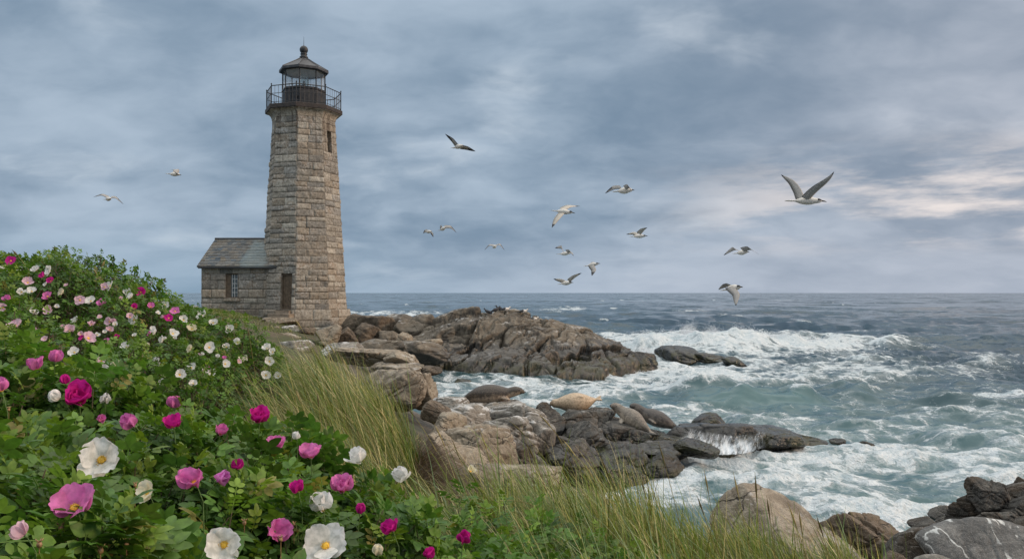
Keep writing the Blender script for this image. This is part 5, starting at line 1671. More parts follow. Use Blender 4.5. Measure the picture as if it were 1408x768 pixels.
# ---- grass
def blades(x, y, zg, L, lean, az, w, rs, colbase, coltip, bend=45, seg=6):
    """curved tapering blades; lean = start angle from upright, az = direction the tips fall to"""
    n = len(x)
    s = np.linspace(0, 1, seg + 1)
    th = np.radians(lean)[:, None] + np.radians(bend)[:, None] * s[None]
    ds = L[:, None] / seg
    hx = np.concatenate([np.zeros((n, 1)), np.cumsum(np.sin(th[:, :-1]) * ds, 1)], 1)
    vz = np.concatenate([np.zeros((n, 1)), np.cumsum(np.cos(th[:, :-1]) * ds, 1)], 1)
    d_ = np.stack([np.cos(az), np.sin(az)], 1)
    C = np.stack([x[:, None] + d_[:, :1] * hx, y[:, None] + d_[:, 1:] * hx, zg[:, None] + vz], -1)
    tw = az + np.pi / 2 + rs.normal(0, .7, n)
    side = np.stack([np.cos(tw), np.sin(tw), np.zeros(n)], 1)
    wid = w[:, None] * (1 - s[None] ** 2.2) * (.6 + .4 * np.minimum(s * 5, 1))[None] * .5 + .0002
    Vv = np.stack([C - side[:, None] * wid[..., None], C + side[:, None] * wid[..., None]], 2)
    idx = np.arange(n)[:, None] * (seg + 1) * 2 + np.arange(seg)[None] * 2
    Fs = np.stack([idx, idx + 1, idx + 3, idx + 2], -1).reshape(-1, 4)
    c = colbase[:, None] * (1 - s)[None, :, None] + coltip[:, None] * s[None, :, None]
    return Vv.reshape(-1, 3), Fs, np.repeat(c.reshape(-1, 3), 2, axis=0)


def grass_cols(n, rs, straw):
    g = np.array([.128, .198, .050]) * rs.uniform(.40, 1.35, (n, 1)) * np.array([1, 1, 1]) + np.array([.03, .0, .0]) * rs.uniform(0, 1, (n, 1))
    blue = rs.uniform(0, 1, (n, 1)) > .75
    g = np.where(blue, np.array([.17, .24, .14]) * rs.uniform(.7, 1.3, (n, 1)), g)
    st = np.array([.60, .50, .28]) * rs.uniform(.40, 1.2, (n, 1))
    d_ = rs.uniform(0, 1, (n, 1)) < straw
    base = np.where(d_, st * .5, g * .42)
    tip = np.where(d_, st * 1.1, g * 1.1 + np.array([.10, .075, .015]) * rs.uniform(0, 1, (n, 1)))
    return base, np.clip(tip, 0, 1)


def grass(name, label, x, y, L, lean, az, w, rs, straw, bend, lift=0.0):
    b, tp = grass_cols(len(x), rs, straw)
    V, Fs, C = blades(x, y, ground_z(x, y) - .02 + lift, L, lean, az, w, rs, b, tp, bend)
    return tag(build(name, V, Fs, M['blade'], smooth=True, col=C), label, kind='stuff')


rs = np.random.RandomState(9)
def tufted(n, x0, x1, y0, y1, ntuft, spread, rs):
    tx = rs.uniform(x0, x1, ntuft); ty = rs.uniform(y0, y1, ntuft); k = rs.randint(0, ntuft, n)
    return tx[k] + rs.normal(0, spread, n), ty[k] + rs.normal(0, spread, n), k


# the dune bank: long wind-combed blades falling to the left
x, y, k = tufted(25000, -2.7, -.85, 3.6, 10.6, 420, .09, rs)
edge = np.interp(y, [3.5, 5, 7, 8.6, 9.6, 10.6], [-.45, -.62, -.85, -.95, -1.35, -1.9])
left = np.interp(y, [3.5, 5, 7, 8.5, 10.6], [-1.75, -2.1, -2.05, -2.1, -2.5])
ok = (x < edge) & (x > left) & (y > 3.5)
x, y, k = x[ok], y[ok], k[ok]; n = len(x)
tl = rs.normal(0, 10, 500)[k]; ta = rs.normal(0, .3, 500)[k]; tL = rs.uniform(.55, 1.25, 500)[k]
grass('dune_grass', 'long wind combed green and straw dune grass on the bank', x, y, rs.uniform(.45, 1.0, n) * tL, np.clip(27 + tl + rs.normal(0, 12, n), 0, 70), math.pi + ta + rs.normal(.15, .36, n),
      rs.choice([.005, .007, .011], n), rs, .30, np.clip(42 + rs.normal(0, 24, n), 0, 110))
# dead grass and roots hanging over the undercut edge of the bank
n = 2600
y = rs.uniform(6.6, 9.7, n); x = np.interp(y, [6.6, 8.6, 9.7], [-.78, -.93, -1.30]) + rs.normal(.06, .10, n)
V, Fs, C = blades(x, y, ground_z(x, y) - .01, rs.uniform(.25, .6, n), rs.uniform(20, 80, n), rs.normal(0, .7, n), rs.uniform(.004, .008, n), rs,
                  np.array([.045, .028, .016]) * rs.uniform(.4, 1.4, (n, 1)), np.array([.17, .11, .06]) * rs.uniform(.4, 1.3, (n, 1)), rs.uniform(50, 120, n))
tag(build('dead_grass', V, Fs, M['blade'], col=C), 'brown dead grass and roots hanging over the edge of the bank', kind='stuff')
# foreground right
x, y, k = tufted(40000, -.6, 2.6, 2.9, 7.2, 520, .085, rs)
edge = np.interp(y, [2.9, 4.5, 5.2, 6.0, 7.0], [1.8, 2.15, 2.2, 1.7, 1.2])
left = np.interp(y, [2.9, 3.4, 3.9, 4.6, 5.6, 5.9, 7.2], [.30, .15, -.05, -.35, -.50, .1, .4])
dens = n2(x, y, 1.6, octv=2, seed=71)
ok = (x < edge + .09 * rs.normal(0, 1, len(x))) & (x > left + .08 * rs.normal(0, 1, len(x))) & (dens > -.22)
x, y, k = x[ok], y[ok], k[ok]; n = len(x)
tl = rs.normal(0, 9, 800)[k]; ta = rs.normal(0, .35, 800)[k]; tL = rs.uniform(.6, 1.25, 800)[k]
L = rs.uniform(.42, .92, n) * tL * np.interp(y, [2.9, 5.0, 6.2, 7.2], [1, .9, .62, .5]) * np.interp(x, [.2, .9, 1.3, 2.0], [1.05, .92, .72, .60])
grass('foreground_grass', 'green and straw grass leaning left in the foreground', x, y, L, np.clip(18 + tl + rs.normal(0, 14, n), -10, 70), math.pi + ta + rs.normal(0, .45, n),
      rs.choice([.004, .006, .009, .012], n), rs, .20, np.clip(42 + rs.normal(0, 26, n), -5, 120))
# broad blue green blades among the roses
x = np.concatenate([rs.uniform(-.55, .75, 260), rs.uniform(-1.9, -.5, 160)]); y = np.concatenate([rs.uniform(2.7, 3.9, 260), rs.uniform(3.2, 4.2, 160)]); n = len(x)
V, Fs, C = blades(x, y, ground_z(x, y), rs.uniform(.6, 1.1, n), rs.normal(8, 10, n), rs.uniform(2, 4.5, n), rs.uniform(.005, .009, n), rs,
                  np.array([.09, .15, .07]) * rs.uniform(.7, 1.4, (n, 1)), np.array([.24, .30, .18]) * rs.uniform(.7, 1.4, (n, 1)), rs.normal(45, 25, n))
tag(build('beach_grass', V, Fs, M['blade'], col=C), 'broad blue green grass blades among the rose bushes', kind='stuff')
# short turf by the house and thin grass down the slope
x = np.concatenate([rs.uniform(-20, -14.5, 5000), rs.uniform(-18.5, -15, 5000), rs.uniform(-15.5, -11, 1500)])
y = np.concatenate([rs.uniform(43, 47.2, 5000), rs.uniform(43.5, 46.9, 5000), rs.uniform(36, 45, 1500)]); n = len(x)
grass('turf', 'short rough turf in front of the stone house', x, y, rs.uniform(.10, .26, n), np.abs(rs.normal(25, 15, n)), rs.uniform(0, 6.28, n), rs.uniform(.012, .03, n), rs, .12, rs.uniform(10, 60, n))
x = rs.uniform(-12, -2.2, 6000); y = rs.uniform(10.5, 30, 6000); ok = (x / y > -.5) & (x / y < -.20 - .004 * y); x, y = x[ok], y[ok]; n = len(x)
grass('slope_grass', 'thin dry grass on the slope behind the roses', x, y, rs.uniform(.2, .5, n), np.abs(rs.normal(20, 15, n)), math.pi + rs.normal(0, .6, n), rs.uniform(.008, .016, n), rs, .6, rs.uniform(10, 60, n))

x = rs.uniform(-9, -.9, 16000); y = rs.uniform(10.2, 34, 16000); gz = ground_z(x, y); ok = (gz > 1.45 + .3 * n2(x, y, .8, octv=2, seed=81)) & (x / y > -.5) & (n2(x, y, .5, octv=3, seed=82) > -.25); x, y = x[ok], y[ok]; n = len(x)
grass('short_turf', 'short patchy turf between the rocks behind the dune', x, y, rs.uniform(.06, .20, n), np.abs(rs.normal(30, 20, n)), rs.uniform(0, 6.28, n), rs.uniform(.008, .02, n), rs, .3, rs.uniform(10, 80, n))

# seed headed stalks
def stalk(tip, root, r, head, rs, label, group, arch=.25):
    tip = np.asarray(tip, float); root = np.asarray(root, float)
    s = np.linspace(0, 1, 10)[:, None]
    ctrl = root + (tip - root) * .55 + np.array([0, 0, arch * np.linalg.norm(tip - root)])
    pts = root * (1 - s) ** 2 + ctrl * 2 * s * (1 - s) + tip * s ** 2
    o = empty('grass_stalk', root); tag(o, label, 'grass stalk', group)
    V, Fs = tube(pts, np.linspace(r, r * .5, 10), 4, False)
    c = np.array([.30, .26, .10]) * rs.uniform(.7, 1.2)
    build('stem', V, Fs, M['blade'], o, root, col=c)
    hs = np.linspace(1 - head, 1, 12)[:, None]
    hp = root * (1 - hs) ** 2 + ctrl * 2 * hs * (1 - hs) + tip * hs ** 2
    k = np.linspace(0, 1, 12); rr = r * (1.0 + 1.2 * np.sin(np.pi * np.clip(k, 0, 1) ** .7) ) * (1 + .25 * np.sin(k * 60)) * (1 - .65 * k ** 3)
    V, Fs = tube(hp, rr, 6, True)
    c = np.array([.42, .33, .15]) * rs.uniform(.6, 1.2) if rs.uniform() > .35 else np.array([.15, .12, .05])
    build('seed_head', V, Fs, M['blade'], o, root, col=c)


rs = np.random.RandomState(15)
FG = 'seed stalks of the foreground grass'
for tx, ty, bx, by, Y, ar in [(700, 578, 762, 648, 4.9, .10), (738, 566, 806, 660, 4.8, .12), (762, 590, 800, 680, 4.7, .1), (772, 602, 828, 690, 4.6, .12), (905, 606, 935, 720, 4.5, .06), (825, 626, 862, 726, 4.4, .08),
                              (1008, 648, 1032, 760, 4.4, .04), (1038, 648, 1046, 770, 4.3, .02), (968, 645, 985, 740, 4.5, .03), (1083, 690, 1120, 800, 4.2, .05), (1098, 698, 1112, 800, 4.2, .03), (1054, 680, 1068, 780, 4.3, .03), (1122, 706, 1150, 800, 4.3, .04),
                              (958, 680, 985, 760, 4.4, .05), (800, 632, 850, 730, 4.4, .1), (660, 590, 690, 690, 5.2, .06), (620, 600, 655, 700, 5.4, .08), (722, 606, 760, 700, 4.8, .12), (680, 690, 745, 700, 3.9, .2), (848, 660, 880, 740, 4.2, .08), (880, 650, 900, 740, 4.2, .05), (1140, 712, 1160, 790, 4.3, .03), (1166, 726, 1176, 800, 4.3, .02), (596, 580, 640, 690, 5.6, .1)]:
    stalk(G(tx, ty, Y + rs.uniform(-.1, .1)), G(bx, by, Y), .0021, .38, rs, 'slender grass stalk with a seed head standing above the foreground grass', FG, ar)
BG = 'seed stalks of the dune bank grass'
for tx, ty, bx, by, Y, ar in [(405, 438, 440, 500, 9.8, .1), (430, 452, 470, 520, 9.6, .1), (335, 505, 372, 590, 5.6, .1), (406, 535, 430, 600, 5.2, .06), (436, 540, 445, 610, 5.0, .02), (450, 470, 490, 540, 9.4, .1), (492, 552, 545, 640, 5.5, .12), (520, 560, 566, 650, 5.4, .12), (340, 448, 352, 520, 8.6, .05), (430, 610, 444, 690, 4.2, .03), (560, 560, 600, 620, 6.5, .1), (470, 490, 500, 560, 9, .08)]:
    stalk(G(tx, ty, Y), G(bx, by, Y), .0024 * max(1, Y / 6), .3, rs, 'pale seed headed stalk rising from the dune grass on the bank', BG, ar)
HG = 'dark dry stalks on the hill crest'
for tx, ty, bx, by, Y, ar in [(92, 346, 107, 380, 8, .12), (128, 368, 141, 390, 8, -.04), (145, 356, 130, 392, 8, .05), (16, 343, 40, 372, 7.6, .1), (157, 378, 158, 402, 8.2, 0), (228, 400, 232, 420, 8.7, 0)]:
    stalk(G(tx, ty, Y), G(bx, by, Y), .0035, .4, rs, 'thin dark dry stalk standing out against the sky above the hill roses', HG, ar)
# ------------------------------------------------------------------ seals
def fur_mat(name, back, belly, spot, blotch=.5):
    m_, t = mat_new(name)
    p = wpos(t)
    up = t.attr('Col')
    a = t.noise(p, 7, 5, .6); b = t.noise(p, 19, 5, .7)
    c = t.mix(t.ramp(t.m('ADD', t.sep(up)[0], t.m('MULTIPLY', t.m('SUBTRACT', a, .5), 1.1)), .35, .7), belly, back)
    c = t.mix(t.m('MULTIPLY', t.ramp(b, .50, .57), blotch), c, spot)
    c = t.mix(t.m('MULTIPLY', t.ramp(t.noise(p, 55, 3, .6), .56, .66), blotch * .6), c, tuple(x * 1.7 for x in belly))
    t.out(t.principled(Base_Color=c, Roughness=.42, Specular_IOR_Level=.45, Normal=t.bump(b, .25, .01)))
    return m_


M['seal_brown'] = fur_mat('seal_fur_brown', (.050, .038, .028), (.34, .26, .19), (.03, .024, .02))
M['seal_sand'] = fur_mat('seal_fur_sand', (.30, .215, .135), (.50, .375, .25), (.15, .10, .06), .55)
M['seal_spot'] = fur_mat('seal_fur_spotted', (.19, .16, .125), (.42, .355, .28), (.06, .05, .04), .6)
M['seal_dark'] = fur_mat('seal_fur_charcoal', (.065, .056, .05), (.20, .17, .14), (.025, .023, .022), .6)
M['eye'] = simple_mat('wet_black', (.006, .006, .006), .12)


def remeshed(name, mb, voxel, smooth_it, mat, parent, org, colfn):
    """fuses overlapping pieces into one continuous skin"""
    me = bpy.data.meshes.new('tmp')
    V = np.concatenate(mb.V); fs = []
    for k in (3, 4):
        for a in mb.F[k]: fs += a.tolist()
    me.from_pydata(V.tolist(), [], fs); me.update()
    ob = bpy.data.objects.new('tmp', me); COL.objects.link(ob)
    r = ob.modifiers.new('r', 'REMESH'); r.mode = 'VOXEL'; r.voxel_size = voxel
    s = ob.modifiers.new('s', 'SMOOTH'); s.iterations = smooth_it; s.factor = .5
    dg = bpy.context.evaluated_depsgraph_get()
    ev = ob.evaluated_get(dg).to_mesh()
    Vn = np.array([v.co[:] for v in ev.vertices])
    F4 = np.array([p.vertices[:] for p in ev.polygons if len(p.vertices) == 4], int).reshape(-1, 4)
    F3 = np.array([p.vertices[:] for p in ev.polygons if len(p.vertices) == 3], int).reshape(-1, 3)
    ob.evaluated_get(dg).to_mesh_clear()
    bpy.data.objects.remove(ob); bpy.data.meshes.remove(me)
    return build(name, Vn, [F4, F3], mat, parent, org, True, col=colfn(Vn))


def seal(label, mat, spine, radii, up, flip, face, org):
    """spine: points nose -> tail; up: back direction; flip: fore flippers (base index, side, reach); one fused skin"""
    spine = np.asarray(spine, float); radii = np.asarray(radii, float)
    k = np.linspace(0, len(spine) - 1, 34)
    S = np.stack([np.interp(k, np.arange(len(spine)), spine[:, i]) for i in range(3)], 1)
    for _ in range(3): S[1:-1] = .25 * S[:-2] + .5 * S[1:-1] + .25 * S[2:]
    Rr = np.interp(k, np.arange(len(spine)), radii)
    for _ in range(2): Rr[1:-1] = .25 * Rr[:-2] + .5 * Rr[1:-1] + .25 * Rr[2:]
    up = unit(np.asarray(up, float))
    mb = MB()
    V, Fs = tube(S, Rr, 18, True); mb.add(V, Fs)
    tg = unit(S[-1] - S[-4]); side = unit(np.cross(tg, up))
    for sg in (-1, 1):      # hind flippers
        b = S[-2]
        pts = [b, b + tg * .08 + side * sg * .02, b + tg * .17 + side * sg * .05, b + tg * .22 + side * sg * .06]
        V, Fs = tube(pts, [.045, .05, .060, .02], 8, True, flat=[(1, .5)] * 4); mb.add(V, Fs)
    n = len(spine)
    for idx, sg, vec in flip:   # fore flippers
        b = spine[idx] + np.asarray(sg, float) * radii[idx] * .8
        vec = np.asarray(vec, float)
        pts = [b, b + vec * .4, b + vec * .8, b + vec]
        V, Fs = tube(pts, [.065, .085, .07, .025], 8, True, flat=[(1, .55)] * 4); mb.add(V, Fs)
    hd = unit(S[0] - S[3])
    # muzzle and brow
    for sg in (-1, 1):
        V, Fc = ico(2); mb.add(V * .034 + S[1] + hd * .015 + unit(np.cross(hd, up)) * sg * .022 - up * .012, Fc)
    o = empty('seal', org); tag(o, label, 'seal', 'seals hauled out on the rocks')
    def cf(Vn):
        j = np.argmin(((Vn[:, None] - S[None]) ** 2).sum(2), 1)
        q = ((Vn - S[j]) @ up) / (Rr[j] + 1e-6) * .5 + .5
        q = np.maximum(q, np.where(j < 4, .7, 0))
        return np.stack([q, q, q], 1)
    remeshed('body', mb, .017, 6, mat, o, org, cf)
    sd_ = unit(np.cross(hd, up))
    for sg in (-1, 1):
        V, Fc = ico(2)
        build('eye', V * .017 + S[5] + (sd_ * sg * .72 + up * .55 + hd * .25) * Rr[5] * .98, Fc, M['eye'], o, org)
    V, Fc = ico(2)
    build('nose', V * [.022, .022, .016] + S[0] + hd * .018 + up * .01, Fc, M['eye'], o, org)
    return o


# dark brown seal, lying on its belly with the head to the right
Y = 20.6
g = lambda px, py, dy=0.0: G(px, py, Y + dy)
seal('dark brown seal with pale flank lying flat, head raised to the right', M['seal_brown'],
     [g(721, 538.5), g(715, 537), g(708, 537), g(700, 540, .02), g(690, 541, .03), g(675, 541.5, .05), g(660, 543, .08), g(648, 546.5, .12), g(640, 549, .14), g(634, 550, .16)],
     [.035, .098, .132, .128, .205, .27, .245, .165, .095, .05], (0, -.25, 1), [(4, (0, -.8, -.5), (.22, -.12, -.04))], (1, 0, 0), G(680, 556, Y))
# sandy seal on its back, one flipper up
Y = 21.5
seal('sandy yellow seal rolled on its side with one flipper on top', M['seal_sand'],
     [g(757, 555), g(761, 554), g(767, 554), g(775, 553.5), g(786, 553.5, .02), g(798, 553, .04), g(808, 551.5, .06), g(814, 550, .08), g(818, 549, .09)],
     [.05, .115, .125, .195, .275, .265, .185, .10, .055], (0, .75, -.55), [(4, (.1, -.35, .9), (.30, -.08, -.02))], (-1, 0, 0), G(788, 564, Y))
# spotted grey seal seen from behind, head up to the left
Y = 21.2
seal('spotted grey seal with its head up, nearest of the pair on the wet ledge', M['seal_spot'],
     [g(840, 557.5, -.05), g(845, 558, 0), g(850, 561), g(856, 566, -.05), g(864, 571, -.15), g(873, 577, -.3), g(882, 584, -.45), g(889, 589, -.55), g(893, 592, -.6)],
     [.05, .108, .130, .145, .225, .235, .155, .085, .05], (.35, -.3, .85), [(4, (-.9, -.2, -.4), (-.10, -.10, -.16))], (-1, 0, .3), G(868, 584, Y))
Y = 22.0
seal('charcoal seal lying behind the spotted one, nose to the left', M['seal_dark'],
     [g(867, 558, -.05), g(871, 558, 0), g(877, 561), g(884, 567), g(894, 571.5, -.05), g(906, 576, -.1), g(917, 581, -.15), g(925, 585, -.2), g(930, 587, -.22)],
     [.05, .108, .130, .148, .225, .235, .17, .095, .055], (.3, .1, 1), [(4, (-.3, -.9, -.3), (.16, -.1, -.12))], (-1, 0, .3), G(900, 588, Y))

# ------------------------------------------------------------------ birds
def plumage(name, c, rough=.7):
    m_, t = mat_new(name)
    n_ = t.noise(wpos(t), 40, 3)
    col = t.mix(t.ramp(n_, .3, .7), tuple(x * .88 for x in c), tuple(min(1, x * 1.08) for x in c))
    p = t.principled(Base_Color=col, Roughness=rough)
    tl = t.n('ShaderNodeBsdfTranslucent'); t.put(tl.inputs[0], col)
    mx = t.n('ShaderNodeMixShader'); mx.inputs[0].default_value = .15
    t.t.links.new(p, mx.inputs[1]); t.t.links.new(tl.outputs[0], mx.inputs[2]); t.out(mx.outputs[0])
    return m_


BM = [plumage('white_plumage', (.80, .75, .68)), plumage('grey_wing', (.40, .38, .355)), plumage('dark_wing', (.06, .06, .065)), plumage('black_cap', (.015, .015, .016)), plumage('bill', (.07, .05, .02)), plumage('under_wing', (.56, .51, .44))]
BIRDS = 'seabirds flying over the point'


def wing(mb, pts, chord, cdir, back_mat, dark_from=.74, lead_dark=False, n=15):
    """a feathered wing along joint points; lens section, pointed tip"""
    pts = np.asarray(pts, float)
    s_ = np.concatenate([[0], np.cumsum(np.linalg.norm(np.diff(pts, axis=0), axis=1))]); s_ /= s_[-1]
    q = np.linspace(0, 1, n)
    C = np.stack([np.interp(q, s_, pts[:, i]) for i in range(3)], 1)
    for _ in range(3): C[1:-1] = .25 * C[:-2] + .5 * C[1:-1] + .25 * C[2:]
    ch = chord * np.interp(q, [0, .12, .42, .6, .8, .93, 1], [1.0, 1.05, .92, .74, .45, .2, .03])
    cd = unit(np.asarray(cdir, float))
    tg = unit(np.gradient(C, axis=0))
    cdv = unit(cd[None] - (tg @ cd)[:, None] * tg * .6)
    nr = unit(np.cross(tg, cdv))
    prof = [(0, 0), (.12, .5), (.45, .42), (1, 0), (.45, -.12), (.12, -.35)]
    V = []
    for i in range(n):
        for a, b in prof:
            V.append(C[i] + cdv[i] * ch[i] * (a - .18) + nr[i] * ch[i] * .09 * b)
    V = np.array(V); m = len(prof); f = []; M_ = []
    for i in range(n - 1):
        for j in range(m):
            f.append([i * m + j, i * m + (j + 1) % m, (i + 1) * m + (j + 1) % m, (i + 1) * m + j])
            dk = q[i] > dark_from or (lead_dark and j in (0, 5) ) or (lead_dark and q[i] > .45 and j in (2, 3))
            M_.append(2 if dk else back_mat)
    for mt in set(M_):
        mb.add(V, np.array([a for a, b in zip(f, M_) if b == mt]), mi=mt)


def flying(cx, cy, Y, body, wings, label, cap=True, dark_from=.74, wm=1, bodyr=.07, chord=.15, lead_dark=False, tailw=1.0):
    """body: (tail dx, dy, depth), (head dx, dy, depth) in photo pixels from (cx, cy), depth in metres; wings: lists of joints the same way"""
    k = Y / F
    org = G(cx, cy, Y)
    W3 = lambda p: G(cx + p[0], cy + p[1], Y + p[2]) - org
    tl, hd = W3(body[0]), W3(body[1])
    ax = unit(hd - tl); Lb = np.linalg.norm(hd - tl)
    mb = MB()
    st = np.array([0, .10, .25, .45, .62, .76, .84, .92, 1.0]); rr = np.array([.18, .40, .78, 1.0, .95, .68, .62, .52, .22]) * bodyr
    P = tl + (hd - tl) * st[:, None]
    V, Fs = tube(P, rr, 10, True)
    if cap:
        q4 = Fs[0]; ring = q4[:, 0] // 10; zc = V[q4].mean(1); ctr = P[np.clip(ring, 0, 8)]
        upm = (zc[:, 2] - ctr[:, 2]) > .05 * bodyr
        dk = (ring >= 6) & upm
        mb.add(V, [q4[~dk], Fs[1]], mi=0); mb.add(V, q4[dk], mi=3)
    else:
        mb.add(V, Fs, mi=0)
    V, Fs = tube([hd - ax * .01, hd + ax * Lb * .10 - [0, 0, .008], hd + ax * Lb * .18 - [0, 0, .022]], [bodyr * .22, bodyr * .15, bodyr * .03], 6, True); mb.add(V, Fs, mi=4)
    sd_ = unit(np.cross(ax, [0, 0, 1.0]))
    for s in (-1, 1):     # tail
        V, Fs = tube([tl + ax * Lb * .12, tl - ax * Lb * .10 + sd_ * s * .02 * tailw, tl - ax * Lb * .34 + sd_ * s * .05 * tailw], [bodyr * .4, bodyr * .36, bodyr * .08], 6, True, flat=[(1, .5)] * 3); mb.add(V, Fs, mi=0)
    for w in wings:
        pts = [W3(p) for p in w['p']]
        wing(mb, pts, w.get('c', chord), w.get('cd', -ax), w.get('m', wm), dark_from, lead_dark)
    V = np.concatenate(mb.V)
    Fs = []; Mi = []
    for kk in (3, 4):
        if mb.F[kk]: Fs.append(np.concatenate(mb.F[kk])); Mi.append(np.concatenate(mb.M[kk]))
    o = build('tern' if cap else 'gull', V + org, Fs, BM, None, org, True, mi=np.concatenate(Mi))
    return tag(o, label, 'tern' if cap else 'gull', BIRDS)


flying(1110, 274, 14.5, [(-18, 2, .05), (20, 2, -.05)], [dict(p=[(-5, 0, .05), (-11, -15, .16), (-20, -26, .28), (-36, -34, .42)], cd=(-.7, .35, -.45), m=1, c=.15), dict(p=[(0, 1, -.05), (11, -11, -.14), (25, -22, -.26), (34, -31, -.33), (37, -38, -.36)], cd=(-.8, -.2, .25), m=1, c=.165)],
       'large white tern with black cap, wings raised, at the far right of the flock', wm=5, bodyr=.075, dark_from=.9)
flying(776, 291, 22, [(-11, -1, .1), (11, 1, -.1)], [dict(p=[(-1, -2, .10), (8, -7, .28), (22, -7.5, .45)], cd=(-.8, .2, .3), m=5), dict(p=[(-1, 2, -.1), (-8, 10, -.28), (-17, 22, -.42)], cd=(-.95, 0, -.1), m=5)],
       'cream tern banking with one wing pointing down and dark bill', wm=5, bodyr=.075, chord=.17)
flying(631, 201, 24, [(-6, 2, .25), (5, -1, -.25)], [dict(p=[(-1, -1, 0), (-8, -10, .05), (-19, -17, .1)], cd=(-.3, .6, -.7)), dict(p=[(2, -1, 0), (12, 1, -.05), (23, 7, -.1)], cd=(-.4, .6, -.5))],
       'topmost gull in the middle of the sky, wings spread wide', cap=False, lead_dark=True, wm=1, dark_from=.6)
flying(857, 260, 24, [(-8, 3, .1), (12, 1, -.1)], [dict(p=[(-2, -1, .1), (-12, -1, .25), (-25, 6, .4)], cd=(-.6, .5, .4)), dict(p=[(3, 0, -.1), (9, -3, -.3), (12, 4, -.5)], cd=(-.5, .3, .6))],
       'plump gull with grey back flying left under the high cloud', cap=False, bodyr=.10, lead_dark=True)
flying(879, 322, 27, [(-8, 3, .1), (9, 2, -.1)], [dict(p=[(-2, 0, .1), (-7, -3, .3), (-18, 0, .45)], cd=(-.7, .3, -.5), c=.13), dict(p=[(1, 0, -.1), (6, -6, -.25), (11, -9, -.4)], cd=(-.8, 0, .3), c=.16)],
       'small pale tern right of the cream one, wings half raised', wm=5)
flying(777, 347, 30, [(-7, 2, .1), (7, 1, -.1)], [dict(p=[(-2, 0, .1), (-4, -6, .25), (-14, -6, .5)], cd=(-.3, .4, .8), c=.15), dict(p=[(3, 0, -.1), (9, -1, -.3), (12, 5, -.5)], cd=(-.6, .3, .5), c=.15)],
       'grey gull with bent wings low in the middle of the flock', cap=False)
flying(816, 363, 27, [(-8, 2, .15), (7, -1, -.1)], [dict(p=[(-1, 1, -.1), (3, 8, -.25), (-2, 16, -.4)], cd=(-.9, 0, -.2), c=.19), dict(p=[(0, -1, .1), (1, -3, .4), (-2, -3, .7)], cd=(-.9, 0, 0), c=.12)],
       'small tern with one dark wing hanging straight down', dark_from=.6)
flying(781, 387, 26, [(-9, 3, .15), (5, 1, -.15)], [dict(p=[(-2, 0, .1), (-9, -3, .2), (-20, -4, .4)], cd=(-.5, .4, -.5), c=.13), dict(p=[(2, 0, -.1), (9, -6, -.2), (19, -12, -.35)], cd=(-.6, -.2, .4), c=.13)],
       'pale tern lowest over the outcrop, one wing reaching up right', wm=5)
flying(1020, 346, 22, [(-7, 2, .1), (8, 0, -.1)], [dict(p=[(-1, 0, .1), (-9, -4, .3), (-25, 5, .55)], cd=(-.5, .5, .3), c=.13), dict(p=[(2, -1, -.1), (12, -4, -.3), (24, 4, -.5)], cd=(-.7, .2, .5), c=.15)],
       'tern gliding with arched wings just above the horizon at right', dark_from=.85, wm=1)
flying(1008, 394, 15, [(-10, 4, .1), (10, 0, -.15)], [dict(p=[(-2, -2, .1), (-8, -1, .35), (-20, 4, .6)], cd=(-.5, .5, .2), c=.12), dict(p=[(-2, -1, -.1), (8, 10, -.25), (4, 26, -.40)], cd=(-.9, .1, -.1), c=.16, m=1)],
       'tern crossing the horizon line with its near wing pressed down', dark_from=.86)
flying(589, 319, 33, [(-3, 0, .2), (4, -1, -.2)], [dict(p=[(-1, 0, .1), (-5, 0, .2), (-7, 2, .3)], cd=(-.3, .3, .8), c=.14), dict(p=[(2, -1, -.1), (6, 1, -.2), (7, 7, -.3)], cd=(-.7, .2, .3), c=.14)],
       'tiny gull left of a pair beside the lighthouse', cap=False, lead_dark=True)
flying(609, 314, 30, [(-3, 2, .25), (3, -1, -.2)], [dict(p=[(2, -1, 0), (11, -1, -.1), (19, 6, -.2)], cd=(-.3, .4, .6), c=.13), dict(p=[(-1, -1, 0), (-3, -1, .35), (-4, 1, .7)], cd=(-.2, .3, .6), c=.12)],
       'gull right of a pair, one dark wing stretched out', cap=False, lead_dark=True)
flying(680, 338, 30, [(-1, 2, .25), (1, 0, -.25)], [dict(p=[(-1, 0, 0), (-7, -1, .1), (-14, 6, .1)], cd=(-.1, .7, .4), c=.12), dict(p=[(1, 0, 0), (7, -2, -.1), (14, 6, -.1)], cd=(.1, .7, .4), c=.12)],
       'gull seen head on with wings drooping, above the outcrop', cap=False, lead_dark=True)
flying(149, 273, 27, [(-3, 1, .25), (3, 0, -.25)], [dict(p=[(-1, -1, 0), (-9, -5, .1), (-21, -2, .15)], cd=(-.2, .6, .5), c=.12), dict(p=[(3, -1, 0), (10, -1, -.1), (21, 8, -.15)], cd=(-.3, .6, .4), c=.13)],
       'gull gliding low over the roses left of the lighthouse', cap=False, lead_dark=True)
flying(240, 238, 27, [(-7, 1, .1), (7, 2, -.1)], [dict(p=[(-1, 0, .1), (0, -5, .25), (-5, -5, .5)], cd=(.9, .2, .1), c=.19), dict(p=[(2, 1, -.1), (7, 3, -.3), (9, 5, -.5)], cd=(-.6, .2, .5), c=.12)],
       'small gull nearest the left side of the lighthouse, body level', cap=False)


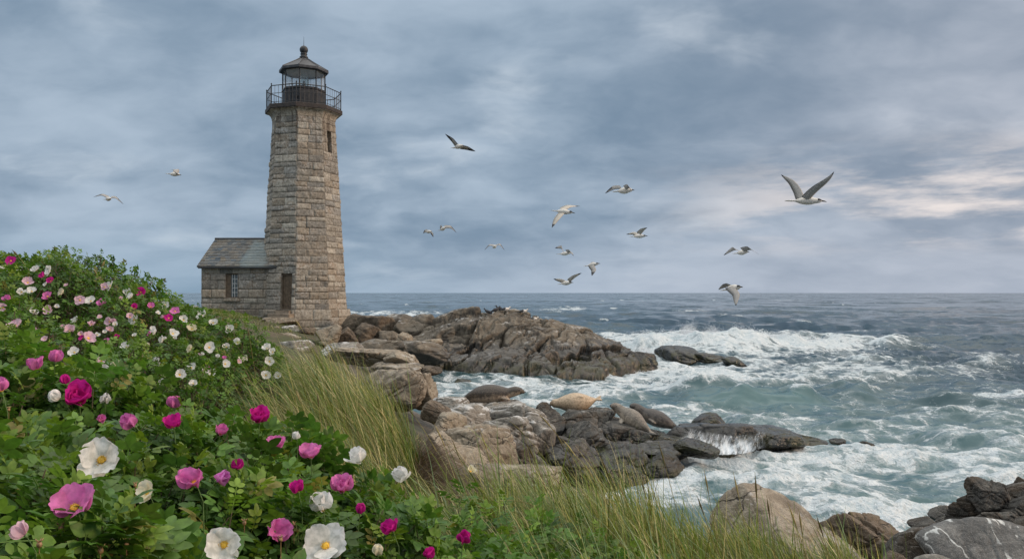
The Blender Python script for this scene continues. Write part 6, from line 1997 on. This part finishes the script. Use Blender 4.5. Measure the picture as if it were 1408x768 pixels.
# birds standing on the outcrop
def standing(px, Y, length, kind, heading, label, spread=False):
    x = (px - 704) / F * Y
    zg = outcrop_z(px, Y)
    c, s = math.cos(heading), math.sin(heading)
    fw = np.array([c, s * .6, 0]); fw /= np.linalg.norm(fw); upv = np.array([0, 0, 1.0]); sd_ = np.cross(upv, fw)
    org = np.array([x, Y, zg])
    mb = MB(); L = length
    lift = .10 * L / .5 + .04
    bm, hm, wmx = (2, 2, 2) if kind == 'cormorant' else (0, 0, 2)
    pitch = .42 if kind == 'cormorant' else .18
    bd = fw * math.cos(pitch) + upv * math.sin(pitch)
    b0 = org + upv * (lift + .06) - bd * L * .42; 
    P = [b0 + bd * L * t_ for t_ in (0, .15, .4, .65, .82)]
    V, Fs = tube(P, [.02, .05, .095, .085, .05], 10, True); mb.add(V, Fs, mi=bm)
    nk = P[-1]
    hd = nk + upv * L * (.20 if kind == 'cormorant' else .14) + fw * L * .10
    V, Fs = tube([P[-2], nk, (nk + hd) / 2 + fw * .01, hd, hd + fw * .05], [.06, .045, .034, .042, .025], 8, True); mb.add(V, Fs, mi=hm)
    V, Fs = tube([hd + fw * .04, hd + fw * .12 - upv * .015], [.014, .004], 6, True); mb.add(V, Fs, mi=4)
    for sg in (-1, 1):
        q = P[2] + sd_ * sg * .07 + upv * .03
        if spread:
            wing(mb, [P[3] + sd_ * sg * .05, P[3] + sd_ * sg * .28 + upv * .16, P[3] + sd_ * sg * .50 + upv * .05], .17, -upv, wmx, 0)
        else:
            V, Fs = tube([P[3] + sd_ * sg * .05, q, P[0] + sd_ * sg * .03 - bd * .12], [.03, .075, .012], 8, True, flat=[(.45, 1)] * 3); mb.add(V, Fs, mi=wmx)
        lg = org + sd_ * sg * .035
        V, Fs = tube([lg + upv * (lift + .03), lg + upv * .0, lg - upv * .06], [.010, .010, .010], 5, True); mb.add(V, Fs, mi=4)
        V, Fs = tube([lg + upv * .008, lg + fw * .06 + upv * .005], [.012, .018], 5, True, flat=[(1, .4)] * 2); mb.add(V, Fs, mi=4)
    V = np.concatenate(mb.V); Fs = []; Mi = []
    for kk in (3, 4):
        if mb.F[kk]: Fs.append(np.concatenate(mb.F[kk])); Mi.append(np.concatenate(mb.M[kk]))
    return tag(build(kind, V, Fs, BM, None, org, True, mi=np.concatenate(Mi)), label, kind, 'seabirds resting on top of the outcrop')


standing(672, 44.2, .52, 'cormorant', 2.6, 'black cormorant standing upright at the left end of the birds on the outcrop')
standing(681, 44.2, .50, 'cormorant', .3, 'black cormorant leaning forward in the middle of the black birds')
standing(688, 44.3, .48, 'cormorant', 3.3, 'black cormorant crouched next to the white headed gull')
standing(694, 44.2, .55, 'gull', .2, 'white headed gull with dark back beside the cormorants')
standing(719, 44.3, .48, 'gull', .1, 'small dark backed gull resting in the middle of the outcrop top')
standing(733, 44.4, .52, 'gull', .15, 'dark backed gull standing apart at the right of the outcrop top')
